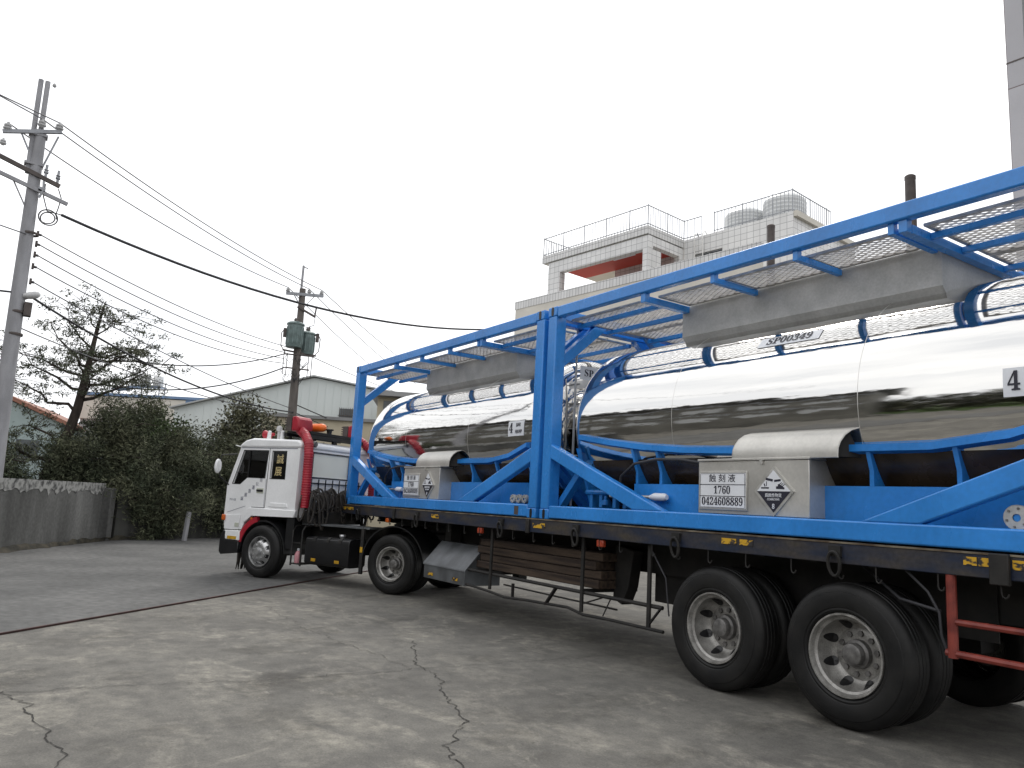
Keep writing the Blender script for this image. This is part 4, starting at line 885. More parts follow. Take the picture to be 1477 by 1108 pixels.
b = MB(); b.box(-6.78, .42, 14.25, -.40, 2.88, 14.39); b.build('ceiling', 'red_soffit', BL)
b = MB(); b.box(-3.4, 1.2, 14.20, -2.0, 1.5, 14.248); b.build('ceiling_light', 'white_plate', BL)
b = MB(); b.prism([(0, 11.6), (5.78, 11.6), (5.78, 14.84), (0, 14.84)], 'y', 2.77, 2.95, holes=([(.62, 13.35), (2.20, 13.35), (2.20, 13.98), (.62, 13.98)],)); b.box(5.60, 2.951, 11.6, 5.78, 8.5, 14.6); b.box(0, 2.951, 14.5, 5.6, 8.5, 14.7); b.build('tower_wall', 'tile', BL)
b = MB(); b.box(5.7, 2.80, 14.60, 5.95, 8.5, 14.86); b.build('tower_ledge', 'plaster', BL)
b = MB(); b.box(.60, 2.90, 13.3, 2.22, 2.93, 14.0); wd = b.build('window', 'window_dark', BL); b = MB(); b.box(1.38, 2.86, 13.35, 1.44, 2.9, 13.98); b.box(.62, 2.86, 13.93, 2.2, 2.9, 13.98); b.build('window_frame', 'galv', wd)
for z in (1.2, 4.6, 8.2):
    for x in (-7.6, -4.2, -.8, 2.6):
        b = MB(); b.box(x, -.05, z, x + 1.9, -.021, z + 1.5); wd = b.build('window', 'window_dark', BL)
        b = MB(); b.box(x - .06, -.09, z - .06, x + 1.96, -.021, z - .001); b.box(x + .92, -.075, z, x + .98, -.051, z + 1.5); b.box(x, -.075, z + 1.44, x + 1.9, -.051, z + 1.5); b.build('window_frame', 'galv', wd)
def railing(path, z, hgt, name='roof_railing'):
    b = MB()
    for a, c in zip(path[:-1], path[1:]):
        a, c = Vector((*a, z)), Vector((*c, z)); ln = (c - a).length; n = max(1, round(ln / .19))
        for zz in (.10, hgt): b.bar(a + Vector((0, 0, zz)), c + Vector((0, 0, zz)), .036, .036)
        for i in range(n + 1):
            p = a + (c - a) * i / n; k = i % 8 == 0; b.tube([p, p + Vector((0, 0, hgt + (.05 if k else 0)))], .026 if k else .014, 5)
    return b.build(name, 'galv', BL, smooth=0)
railing([(-7.2, 4.5), (-7.2, .03), (-.04, .03), (-.04, 2.80), (.98, 2.80)], 14.85, 1.0)
railing([(1.71, 2.80), (5.74, 2.80), (5.74, 6.2)], 14.85, 1.0)
b = MB()
for x in (.75, 1.22): b.tube([(x, 2.72, 12.4), (x, 2.55, 14.6), (x, 2.58, 14.9), (x, 2.75, 15.02), (x, 2.9, 14.95), (x, 2.95, 14.7)], .025, 8)
for i in range(8): b.tube([(.75, 2.71 - .018 * i, 12.5 + .26 * i), (1.22, 2.71 - .018 * i, 12.5 + .26 * i)], .014, 6)
b.build('roof_ladder', 'stainless', BL)
def blw(x, y, z): return tuple(Matrix.Translation((-11.66, 18.47, 0)) @ Matrix.Rotation(R(7), 4, 'Z') @ Vector((x, y, z)))
for x, z1, lab in ((2.2, 16.28, 'smaller pale water tank on the tiled roof tower, beside the ladder'), (4.27, 16.42, 'larger pale water tank on the tiled roof tower, near the railing corner')):
    o = thing('water_tank', lab, 'water tank', blw(x, 4.7, 14.7), 0, 'water tanks on the roof tower'); h = z1 - 14.7
    P = [(0, .12), (.9, .12), (.96, .16)]
    n = 7
    for i in range(n): zz = .2 + (h - .42) * i / n; P += [(.96, zz), (.985, zz + .05), (.985, zz + .10), (.96, zz + .13)]
    P += [(.96, h - .2), (.80, h - .05), (.35, h), (0, h)]
    b = MB(); b.lathe(P, (0, 0, 0), 'z', 40); b.build('shell', 'tank_plastic', o)
    b = MB(); b.lathe([(0, h - .02), (.26, h - .02), (.26, h + .04), (.1, h + .07), (0, h + .07)], (0, 0, 0), 'z', 20); b.build('lid', 'tank_plastic', o)
    b = MB(); b.tube([(-.5, -.3, h), (-.5, -.3, h + .22)], .02, 6)
    for k in range(4): t = k * math.pi / 2 + .4; b.box(.8 * math.cos(t) - .06, .8 * math.sin(t) - .06, .0, .8 * math.cos(t) + .06, .8 * math.sin(t) + .06, .12)
    b.build('stand', 'galv', o)

# grey clad corner tower at the right edge
o = thing('clad_building', 'tall grey clad building corner at the right edge behind the containers', 'building', (7.66, 9.15, 0), R(4))
b = MB(); b.box(0, 0, 0, .30, 5, 16); b.build('corner_pier', 'corner_tile', o)
b = MB(); b.box(.301, .12, 0, 9, 5, 16); b.build('wall', 'corner_tile2', o)
b = MB()
for z in (3.1, 5.5, 7.9, 10.1, 12.7): b.box(-.005, -.006, z, .305, .02, z + .03)
b.build('joint_line', 'brown_pipe', o)
b = MB(); b.box(2.2, .10, 1, 5.2, .119, 3.2); b.build('window', 'window_dark', o)
# two brown posts behind the containers
for (x, y, z, r), lab in (((5.55, 9.6, 8.78, .105), 'taller brown steel post rising above the rear blue container'), ((.76, 11.3, 9.49, .105), 'brown steel post in front of the tiled roof tower')):
    o = thing('steel_post', lab, 'post', (x, y, 0), 0, 'brown posts behind the containers')
    b = MB(); b.tube([(0, 0, 0), (0, 0, z - .06)], r, 16); b.build('shaft', 'brown_pipe', o)
    b = MB(); b.lathe([(r + .005, z - .10), (r + .005, z - .03), (r * .7, z), (0, z + .01)], (0, 0, 0), 'z', 16); b.build('cap', 'brown_pipe', o)

# ------------------------------------------------------------------ far buildings on the left
o = thing('warehouse', 'large pale sheet metal gable warehouse behind the transformer pole', 'warehouse', (-25.0, 7.75, 0), R(58))
prof = [(-7.0, 0), (-7.0, 5.55), (-4.2, 6.35), (0, 7.54), (5.2, 6.78), (9.5, 6.1), (9.5, 0)]
b = MB(); b.prism(prof, 'y', 0, 22); b.build('wall', 'white_sheet', o, smooth=0)
b = MB(); b.prism([(-7.2, 5.50), (-4.2, 6.38), (0, 7.58), (5.2, 6.82), (9.7, 6.12), (9.7, 6.18), (5.2, 6.89), (0, 7.65), (-4.2, 6.45), (-7.2, 5.57)], 'y', -.25, 22.2); b.build('roof', 'pale_wall', o, smooth=0)
b = MB()
for i in range(40): x = -6.8 + i * .41; b.box(x, -.018, .2, x + .05, 0, min(np.interp(x, [p[0] for p in prof[1:6]], [p[1] for p in prof[1:6]]), 7.4) - .05)
b.build('wall_ribs', 'white_sheet', o, smooth=0)
b = MB(); b.box(1.45, -.05, 5.35, 2.15, -.02, 6.0); wd = b.build('window', 'window_grey', o); b = MB()
for i in range(7): b.box(1.45 + i * .11, -.12, 5.3, 1.47 + i * .11, -.10, 6.05)
b.box(1.4, -.12, 5.62, 2.2, -.10, 5.65); b.build('window_bars', 'brown_pipe', wd)
o = thing('beige_house', 'low yellowish beige house in front of the pale warehouse', 'house', (-17.6, 5.4, 0), R(62))
b = MB(); b.box(-2.2, 0, 0, 2.6, 5, 4.65); b.build('wall', 'beige_wall', o); b = MB(); b.box(-2.35, -.15, 4.65, 2.6, 5.1, 4.78); b.build('roof', 'sheet_roof', o)
b = MB(); b.box(-1.4, -.03, 3.0, -.2, 0, 4.1); wd = b.build('window', 'window_grey', o); b = MB(); b.box(-.83, -.05, 3.0, -.78, -.03, 4.1); b.box(-1.4, -.05, 3.5, -.2, -.03, 3.55); b.build('window_frame', 'white_plate', wd)
o = thing('eaved_house', 'two storey beige house with grey window band and dark eaves seen through the front container', 'house', (-16.3, 7.6, 0), R(62))
b = MB(); b.box(0, 0, 0, 9, 7, 5.9); b.build('wall', 'beige_wall', o)
b = MB(); b.prism([(-.6, 5.75), (-.6, 5.95), (3.5, 6.5), (9.5, 6.3), (9.5, 5.9), (9.2, 5.85)], 'x', -.3, 9.3)
b.v = [(x, y, z) for x, y, z in b.v]; b.build('roof', 'sheet_roof', o)
for i in range(5):
    x = .25 + i * 1.7; b = MB(); b.box(x, -.04, 4.35, x + 1.55, -.005, 5.6); wd = b.build('window', 'window_grey', o)
    b = MB(); b.box(x + .74, -.07, 4.35, x + .80, -.041, 5.6); b.box(x, -.07, 5.2, x + 1.55, -.041, 5.25); b.box(x - .05, -.07, 4.30, x + 1.6, -.041, 4.35); b.build('window_frame', 'galv', wd)
b = MB(); b.box(-.1, -.06, 3.3, 9, -.001, 3.45); b.box(-.1, -.09, 4.0, 9, -.001, 4.12); b.build('ledge', 'plaster', o)
o = thing('blue_roof_building', 'long pale building with blue and white roof fascia behind the trees', 'building', (-41.2, 1.7, 0), R(56))
b = MB(); b.box(-3.6, 0, 0, 16, 12, 5.6); b.build('wall', 'pale_wall', o)
b = MB(); b.box(-3.8, -.2, 5.6, 3.2, 12, 7.1); b.build('fascia', 'plaster', o); b = MB(); b.box(3.2, -.21, 5.6, 16, 12, 7.15); b.build('blue_fascia', 'blue_sheet', o)
b = MB(); b.box(-3.9, -.3, 7.15, 16.1, 12.1, 7.32); b.build('roof', 'blue_sheet', o)
for x in (-2, 1, 4.2, 7.5): b = MB(); b.box(x, -.02, 2.2, x + 1.6, -.001, 4.2); b.build('window', 'window_grey', o)
o = thing('solar_water_heater', 'solar water heater with two pale round tanks on the far blue roof', 'water heater', (-40.9, 1.5, 7.32), R(56)); o.scale = (.72, .72, .72)
b = MB()
for x in (-2.3, .3, 1.9): b.tube([(x, .3, 0), (x, .3, .55 if x < 0 else 1.2)], .05, 6); b.tube([(x, 1.4, 0), (x, 1.4, 1.3)], .05, 6)
b.tube([(.2, .3, .75), (2.0, .3, .75)], .05, 6); b.tube([(.2, .3, 1.15), (2.0, .3, 1.15)], .04, 6); b.build('stand', 'galv', o)
b = MB(); b.prism([(-2.4, .5), (-.1, .9), (2.0, .9), (2.0, .82), (-.1, .8), (-2.4, .38)], 'y', .1, 1.6); b.build('solar_panel', 'window_grey', o)
for x, z, r in ((.55, 1.25, .42), (1.75, 1.1, .40)):
    b = MB(); b.lathe([(0, 0), (r, .0), (r + .03, .1), (r + .03, .85), (r, .95), (.15, 1.1), (0, 1.1)], (x - .3, .9, z - .2), 'z', 24); b.build('tank', 'tank_plastic', o)
o = thing('teal_house', 'pale teal house with rust red sloping roof edge at the left edge', 'house', (-40.0, -5.4, 0), R(74))
b = MB(); b.prism([(-5, 0), (-5, 5.0), (.0, 6.1), (3.0, 4.9), (3.0, 0)], 'y', 0, 10); b.build('wall', 'teal_wall', o, smooth=0)
b = MB(); b.prism([(-5.2, 5.0), (.0, 6.16), (3.5, 4.72), (3.5, 4.95), (.0, 6.40), (-5.2, 5.25)], 'y', -.3, 10); b.build('roof', 'roof_red', o, smooth=0)
for x in (-1.8, .8): b = MB(); b.box(x, -.03, 2.6, x + 1.2, -.001, 3.8); b.build('window', 'window_grey', o)

# ------------------------------------------------------------------ roadside walls and verge
def along(p, q): p, q = Vector((*p, 0)), Vector((*q, 0)); return p, (q - p).normalized(), (q - p).length
def wall(name, label, p, q, h, th, cap, matn='conc_wall'):
    a, dd, ln = along(p, q); o = thing(name, label, 'wall', a, math.atan2(dd.y, dd.x), None)
    b = MB(); n = int(ln / .5); vs = []; fs = []
    b.box(0, 0, 0, ln, -th, h - cap)
    b.build('panel', matn, o)
    if cap:
        b = MB(); P = [(0, h - cap)]; n = int(ln / .12)
        P = [(ln * i / n, h - cap - .10 * abs(random.gauss(0, .6)) - .02) for i in range(n + 1)] + [(ln, h), (0, h)]
        b.prism(P, 'y', -th - .012, .012); b.build('coping', 'wall_cap', o, smooth=0)
    return o
wall('boundary_wall', 'stained grey concrete roadside wall with flaking white top, left of the trees', (-9.75, -2.92), (-1.5, -7.45), 1.52, .16, .17)
wall('retaining_wall', 'wall painted dark for the shade under the overhanging trees, behind the white post', (-16.5, 7.6), (-9.95, -2.55), 1.35, .2, 0, 'shaded_wall')
o = thing('wall_pier', 'grey concrete end pier where the roadside wall meets the trees', 'pier', (-9.78, -2.82, 0), R(-29))
b = MB(); b.box(-.16, -.12, 0, .16, .14, 1.40); b.build('shaft', 'conc_wall', o, bevel=.02)
o = thing('road_post', 'short white painted post leaning in front of the dark wall', 'post', (-10.22, -.68, 0), R(30))
b = MB(); b.prism([(-.055, 0), (.055, 0), (.12, .82), (.02, .84)], 'y', -.055, .055); b.build('shaft', 'pole_conc', o, bevel=.015)
b = MB(); V0 = [(-16.2, 7.3), (-12.2, .75), (-11.3, -.95), (-9.75, -2.70), (-5.5, -5.08), (-1.4, -7.36)]; V1 = [(-16.6, 7.6), (-12.5, 1.2), (-11.6, -.2), (-9.9, -2.5), (-5.6, -5.3), (-1.5, -7.5)]
vs = []; n = 0
for (a, c), (e, f) in zip(zip(V0[:-1], V0[1:]), zip(V1[:-1], V1[1:])):
    m_ = 24
    for i in range(m_):
        t = i / m_; p = (a[0] + (c[0] - a[0]) * t, a[1] + (c[1] - a[1]) * t); q = (e[0] + (f[0] - e[0]) * t, e[1] + (f[1] - e[1]) * t)
        j = random.uniform(-.05, .14); dx, dy = p[0] - q[0], p[1] - q[1]; ll = math.hypot(dx, dy) + 1e-6
        p = (p[0] + dx / ll * j, p[1] + dy / ll * j)
        vs += [(p[0], p[1], .006), ((p[0] + q[0]) / 2, (p[1] + q[1]) / 2, random.uniform(.03, .12)), (q[0], q[1], random.uniform(.06, .15))]; n += 1
fs = []
for i in range(n - 1):
    for j in range(2): fs.append((i * 3 + j, i * 3 + j + 1, i * 3 + 4 + j, i * 3 + 3 + j))
b.add(vs, fs); tag(b.build('verge', 'soil'), kind='structure')

# ------------------------------------------------------------------ trees
def leaf_mesh(name, cents, size, aspect, material, parent, droop=0.0, jitter=.35):
    """many small leaf faces: cents (n,3)"""
    n = len(cents); c = np.asarray(cents); a = RNG.normal(size=(n, 3)); a[:, 2] = a[:, 2] * (1 - droop) - droop * 1.6; a /= np.linalg.norm(a, axis=1)[:, None]
    bb = np.cross(a, RNG.normal(size=(n, 3))); bb /= np.linalg.norm(bb, axis=1)[:, None] + 1e-9
    s = size * RNG.uniform(1 - jitter, 1 + jitter, n)[:, None]; a = a * s; bb = bb * s * aspect
    v = np.stack([c - a * .5, c + bb * .5 - a * .05, c + a * .5, c - bb * .5 - a * .05], 1).reshape(-1, 3)
    me = bpy.data.meshes.new(name); me.vertices.add(4 * n); me.vertices.foreach_set('co', v.ravel())
    me.loops.add(4 * n); me.loops.foreach_set('vertex_index', np.arange(4 * n)); me.polygons.add(n); me.polygons.foreach_set('loop_start', np.arange(0, 4 * n, 4)); me.polygons.foreach_set('loop_total', np.full(n, 4))
    me.update(calc_edges=True); me.materials.append(MT[material]); o = bpy.data.objects.new(name, me); COL.objects.link(o)
    if parent: o.parent = parent
    return o
def blob_points(blobs, n, shell=.55, clump=.16, per=14):
    """points in ragged clumps through a set of ellipsoids (x,y,z,rx,ry,rz,weight)"""
    w_ = np.array([q[6] * q[3] * q[4] * q[5] for q in blobs]); w_ /= w_.sum(); k = n // per
    idx = RNG.choice(len(blobs), k, p=w_); d_ = RNG.normal(size=(k, 3)); d_ /= np.linalg.norm(d_, axis=1)[:, None]; r_ = RNG.uniform(shell ** 3, 1.12, k) ** (1 / 3)
    B = np.array([q[:6] for q in blobs])[idx]; cc = B[:, :3] + d_ * r_[:, None] * B[:, 3:6]
    return (np.repeat(cc, per, 0) + RNG.normal(size=(k * per, 3)) * clump)
def tree(name, label, loc, blobs, n, leaf, size, aspect, trunk, branches=(), droop=0, shell=.5, clump=.16, group=None, cat='tree', per=14, tr=(.16, .05)):
    o = thing(name, label, cat, loc, 0, group)
    b = MB(); k = len(trunk); b.tube(trunk, [tr[0] + (tr[1] - tr[0]) * i / (k - 1) for i in range(k)], 9); t = b.build('trunk', 'bark', o)
    if branches:
        b = MB()
        for P, r_ in branches: b.tube(P, [r_ * (1 - .75 * i / (len(P) - 1)) for i in range(len(P))], 6)
        b.build('branches', 'bark', t)
    leaf_mesh('crown', blob_points(blobs, n, shell, clump, per), size, aspect, leaf, o, droop)
    return o
# the open pine behind the wall: trunk forks, tufts at the twig ends
def pine():
    o = thing('pine_tree', 'tall open crowned pine with reddish limbs behind the concrete wall', 'tree', (-11.1, -4.15, 0), 0, None)
    def L3(y, z, x=0): return Vector((x, y, z))
    trunk = [L3(-.25, 0), L3(-.15, 1.3), L3(.0, 2.1), L3(.28, 2.9), L3(.40, 3.6), L3(.48, 4.4), L3(.55, 5.2), L3(.62, 6.0), L3(.72, 6.7)]
    b = MB(); b.tube(trunk, [.20, .19, .17, .14, .12, .10, .075, .05, .02], 9); t = b.build('trunk', 'bark', o)
    rr = random.Random(11); tw = []; tips = []
    lim = [(2.0, -1.3, .55, .4, .07), (2.15, 1.1, .35, -.3, .07), (2.6, -1.0, .5, .2, .05), (3.0, 1.25, .35, .1, .05), (3.45, -1.6, .75, .25, .055), (3.8, 1.5, .95, .15, .06), (4.1, -1.55, .9, -.4, .05), (4.25, 1.75, .75, -.2, .05), (4.6, 1.2, 1.0, .5, .045),
           (4.75, -1.1, 1.0, .4, .045), (5.1, 1.55, .55, -.5, .04), (5.3, -.8, .9, .3, .035), (5.7, .6, .7, .2, .03), (5.9, -.45, .8, -.2, .025), (4.4, -.3, .6, 1.3, .045), (4.9, .5, .5, -1.3, .04), (3.9, .2, .5, 1.4, .05), (5.0, 1.9, .1, .2, .035), (4.5, -1.9, .55, .1, .04)]
    for z0, dy, dz, dx, r_ in lim:
        i = max(j for j in range(len(trunk)) if trunk[j].z <= z0); p = trunk[i].lerp(trunk[min(i + 1, len(trunk) - 1)], (z0 - trunk[i].z) / max(.01, trunk[min(i + 1, len(trunk) - 1)].z - trunk[i].z))
        P = [p]
        for k in range(1, 6): f = k / 5; P.append(p + Vector((dx * f, dy * f, dz * f ** 1.4)) + Vector((rr.gauss(0, .05), rr.gauss(0, .05), rr.gauss(0, .05))))
        tw.append((P, r_))
        for k in range(1, 6):
            for s in range(4):
                q = P[k] + Vector((rr.gauss(0, .28), rr.gauss(0, .34), rr.gauss(.05, .17))) * (.75 if k < 3 else 1.15)
                if k > 1: tw.append(([P[k], (P[k] + q) / 2 + Vector((0, 0, .04)), q], .012)); tips.append(q)
    for k in range(9): tips.append(Vector((rr.gauss(0, .15), .72 + rr.gauss(0, .22), 6.3 + rr.uniform(0, .6))))
    b = MB()
    for P, r_ in tw: b.tube(P, [max(.005, r_ * (1 - .8 * i / (len(P) - 1))) for i in range(len(P))], 5)
    b.build('branches', 'bark', t)
    T = np.array([list(q) for q in tips]); cc = np.repeat(T, 46, 0) + RNG.normal(size=(len(T) * 46, 3)) * np.array([.085, .105, .052])
    leaf_mesh('crown', cc, .095, .30, 'leaf_pine', o)
    return o
pine()
G = 'trees behind the roadside wall'
def casu(name, label, x, y, h, wd, n, seed, leaf='leaf_casu', low=.6, **k):
    rr = random.Random(seed); bl = []
    for i in range(11):
        f = i / 10; z = low + (h - low) * f; r_ = wd * (1.05 - .62 * f ** 1.7) * rr.uniform(.8, 1.1)
        bl.append((rr.gauss(0, wd * .22), rr.gauss(0, wd * .22), z, r_ * .62, r_ * .72, (h - low) * .12 + .18, 1 if f > .2 else .8))
        bl.append((rr.gauss(0, wd * .45), rr.gauss(0, wd * .5), z + rr.gauss(0, .15), r_ * .4, r_ * .4, .28, 1.2))
    br = []
    for i in range(16):
        z = low + (h - low) * rr.uniform(.05, .8); a = rr.uniform(0, 6.28); l_ = wd * rr.uniform(.6, 1.05); br.append(([Vector((0, 0, z - .2)), Vector((math.cos(a) * l_ * .5, math.sin(a) * l_ * .5, z)), Vector((math.cos(a) * l_, math.sin(a) * l_, z - .05))], .03))
    return tree(name, label, (x, y, 0), bl, int(n * 1.7), leaf, k.get('size', .17) * .72, k.get('asp', .20), [(0, 0, 0), (.03, .05, h * .35), (-.04, 0, h * .7), (0, .05, h * .95)], br, k.get('droop', .35), .35, k.get('clump', .13), G, per=16, tr=(.12, .02))
casu('casuarina_tree', 'bushy dark needle tree hanging over the wall end, right of the pine', -10.9, -2.5, 3.95, 1.35, 22000, 3)
casu('casuarina_tree', 'low dark needle bush behind the concrete wall at the left edge', -9.6, -5.6, 2.35, 1.2, 9000, 5, low=1.2)
casu('casuarina_tree', 'low dark needle bush between the pine trunk and the wall end', -10.6, -3.9, 2.55, 1.1, 12000, 15, low=1.1)
casu('casuarina_tree', 'drooping dark needle tree above the white post', -12.1, -.75, 3.1, 1.5, 24000, 9, low=.6)
casu('casuarina_tree', 'dark needle tree right behind the cab mirror', -12.9, .9, 3.0, 1.4, 16000, 21, low=.8)
casu('hanging_bush', 'dark drooping bush hanging low over the retaining wall, left of the white post', -10.6, -1.55, 1.75, .95, 14000, 51, low=.35, clump=.11)
casu('hanging_bush', 'dark drooping bush hanging low over the retaining wall, right of the white post', -12.2, .6, 1.6, .95, 12000, 53, low=.45, clump=.11)
casu('casuarina_tree', 'thin needle bush rising at the left edge in front of the teal house', -11.0, -6.0, 3.1, .75, 6000, 57, low=1.2)
casu('leafy_tree', 'broad leaved bush with pale gaps in front of the white far wall', -13.5, -1.2, 3.75, 1.5, 9000, 31, leaf='leaf_green', low=2.0, size=.16, asp=.5, droop=0, clump=.15)
casu('leafy_tree', 'broad leaved olive tree above the cab roof, left of the transformer pole', -13.9, 1.5, 4.35, 1.75, 12000, 37, leaf='leaf_broad', low=1.5, size=.17, asp=.55, droop=0, clump=.16)
casu('leafy_tree', 'broad leaved olive bush behind the cab windscreen', -13.6, 3.2, 3.5, 1.5, 9000, 41, leaf='leaf_broad', low=1.0, size=.17, asp=.55, droop=0, clump=.16)

# ------------------------------------------------------------------ utility poles and cables
o = thing('utility_pole', 'tall pale concrete utility pole with three crossarms at the left edge', 'utility pole', (-6.1, -5.50, 0), 0, None)
b = MB(); b.tube([(0, .05, 0), (0, 0, 2.8), (0, -.10, 9.35)], [.195, .165, .115], 20); b.build('shaft', 'pole_conc', o)
b = MB()
for dy in (-.20, -.065): b.tube([(.0, dy - .03, 8.3), (0, dy - .05, 10.56)], .055, 10)
for z in (8.5, 9.2): b.box(-.12, -.32, z, .12, .05, z + .05)
b.build('top_extension', 'pole_conc', o)
b = MB(); b.bar((.10, -.80, 9.08), (.10, .30, 9.42), .07, .08); b.bar((-.02, -.05, 8.4), (.08, -.45, 9.15), .03, .03); b.bar((-.02, .0, 8.4), (.08, .25, 9.3), .03, .03); b.build('crossarm', 'galv', o)
b = MB(); b.bar((.14, -1.05, 8.98), (.14, .50, 7.82), .08, .09)
b.v = []; b.f = []; b.bar((.14, -.95, 8.55), (.14, .42, 8.12), .07, .09); b.build('crossarm', 'brown_pipe', o)
b = MB(); b.bar((.16, -.95, 8.18), (.16, .62, 7.74), .06, .08); b.bar((.02, .0, 7.2), (.14, -.45, 8.0), .025, .025); b.build('crossarm', 'pole_conc', o)
def insul(parent, p, s=1):
    b = MB(); b.lathe([(0, -.02), (.035, -.02), (.05, .0), (.085, .02), (.09, .05), (.05, .06), (.045, .08), (.075, .09), (.075, .12), (.03, .14), (.03, .18), (0, .18)], (0, 0, 0), 'z', 14)
    b.v = [(p[0] + x * s, p[1] + y * s, p[2] + z * s) for x, y, z in b.v]; return b.build('insulator', 'porcelain', parent)
for p in ((.10, .24, 9.45), (.10, -.10, 9.42), (.10, -.72, 9.14)): insul(o, p)
insul(o, (.10, -.76, 8.78), .8); insul(o, (0, .02, 10.48), .5)
b = MB()
for y, z in ((.12, 8.25), (.36, 8.18)): b.tube([(.14, y, z), (.14, y, z + .30)], .028, 8); b.lathe([(.05, z + .1), (.05, z + .14), (.03, z + .15), (.05, z + .18), (.03, z + .2)], (.14, y, 0), 'z', 10)
b.tube([(.16, .10, 8.15), (.18, .12, 7.95), (.16, .06, 7.75)], .025, 6); b.box(.13, .02, 7.9, .19, .16, 8.0); b.build('cutout_fuse', 'galv', o)
b = MB()
for z in (6.95, 6.72, 6.47, 6.20, 5.85):
    b.box(-.06, .12, z - .05, .06, .17, z + .07); b.tube([(0, .15, z), (0, .22, z)], .03, 8)
b.build('cable_bracket', 'brown_pipe', o)
b = MB(); b.lathe([(0, -.16), (.06, -.15), (.10, -.05), (.11, .06), (.08, .14), (0, .18)], (0, 0, 0), 'y', 18)
b.v = [(.10 + x * .9, .20 + y, 5.53 + z * .8 + y * .25) for x, y, z in b.v]; b.tube([(0, .0, 5.40), (.05, .1, 5.45), (.08, .2, 5.5)], .03, 6); b.build('street_light', 'porcelain', o)
b = MB(); b.box(-.02, .10, 5.05, .16, .25, 5.36); b.build('meter_box', 'brown_pipe', o, bevel=.01)
b = MB()
for z in (4.6, 5.1, 6.9): b.lathe([(.158, z), (.165, z + .01), (.165, z + .05), (.158, z + .06)], (0, .0, 0), 'z', 20)
b.build('clamp_band', 'brown_pipe', o)

o = thing('utility_pole', 'far brown grey utility pole with two green transformers beside the warehouse', 'utility pole', (-15.47, 3.72, 0), 0, None)
b = MB(); b.tube([(0, .12, 0), (0, .02, 5), (0, -.04, 9.5)], [.20, .165, .12], 18); b.build('shaft', 'pole_dark', o)
b = MB(); b.tube([(0, -.1, 8.8), (-.02, -.09, 10.45)], .045, 8); b.tube([(0, -.09, 10.4), (0, .10, 10.36)], .02, 6); b.build('top_extension', 'pole_conc', o)
b = MB(); b.bar((.1, -.70, 9.18), (.1, .78, 9.35), .09, .11); b.bar((.02, -.02, 8.7), (.1, -.4, 9.2), .03, .03); b.bar((.02, .02, 8.7), (.1, .45, 9.3), .03, .03); b.build('crossarm', 'galv', o)
b = MB(); b.bar((.14, -.22, 8.72), (.14, .52, 8.44), .07, .07); b.build('crossarm', 'brown_pipe', o)
for p in ((.1, -.64, 9.25), (.1, .20, 9.36), (.1, .70, 9.40)): insul(o, p)
for (x, y, z, r, h) in ((.16, -.22, 7.08, .31, 1.0), (-.10, .37, 6.92, .29, .92)):
    b = MB(); b.lathe([(0, z), (r - .02, z), (r, z + .03), (r, z + h - .12), (r + .03, z + h - .11), (r + .03, z + h - .06), (r - .05, z + h), (0, z + h + .02)], (x, y, 0), 'z', 24)
    for k in range(12):
        t = k * math.pi / 6; b.box(x + r * math.cos(t) - .02, y + r * math.sin(t) - .02, z + .12, x + r * math.cos(t) + .02, y + r * math.sin(t) + .02, z + h - .2)
    tf = b.build('transformer', 'xfmr', o)
    for s in (-.12, .12): b = MB(); b.lathe([(.04, z + h), (.06, z + h + .04), (.035, z + h + .08), (.055, z + h + .12), (.02, z + h + .2), (0, z + h + .2)], (x + s, y, 0), 'z', 10); b.build('bushing', 'pole_dark', tf)
b = MB(); b.bar((.1, -.62, 6.95), (.1, .70, 6.90), .06, .06); b.bar((.12, -.55, 6.80), (.12, .62, 6.86), .05, .05); b.bar((.12, -.45, 6.28), (.12, .48, 6.30), .05, .05)
for y in (-.55, -.42, .42, .56): b.tube([(.12, y, 6.85), (.12, y, 6.0)], .016, 5)
for y in (-.6, .7):
    s = 1 if y > 0 else -1; b.box(.06, y - .05, 7.45, .16, y + .05, 7.8); b.tube([(.1, y, 7.8), (.1, y + .12 * s, 7.6), (.1, y + .10 * s, 7.1), (.1, y - .1 * s, 6.85)], .018, 6); b.bar((.1, y - .35 * s, 7.75), (.1, y, 7.7), .04, .04)
b.tube([(.14, .52, 8.44), (.14, .5, 8.1), (.1, .2, 7.95)], .014, 5); b.tube([(.14, .5, 8.5), (.14, .53, 8.8)], .03, 6); b.build('transformer_rack', 'brown_pipe', o)
b = MB()
rr = random.Random(4)
for i in range(9):
    y = rr.uniform(-.6, .2); z = rr.uniform(5.9, 6.9); b.tube([(.15, y, z), (.2, y - .1, z - .2), (.2, y + .1, z - .35), (.15, y + .3, z - .1), (.12, .1, z - .5)], .012, 5)
b.build('drop_cables', 'cable', o)

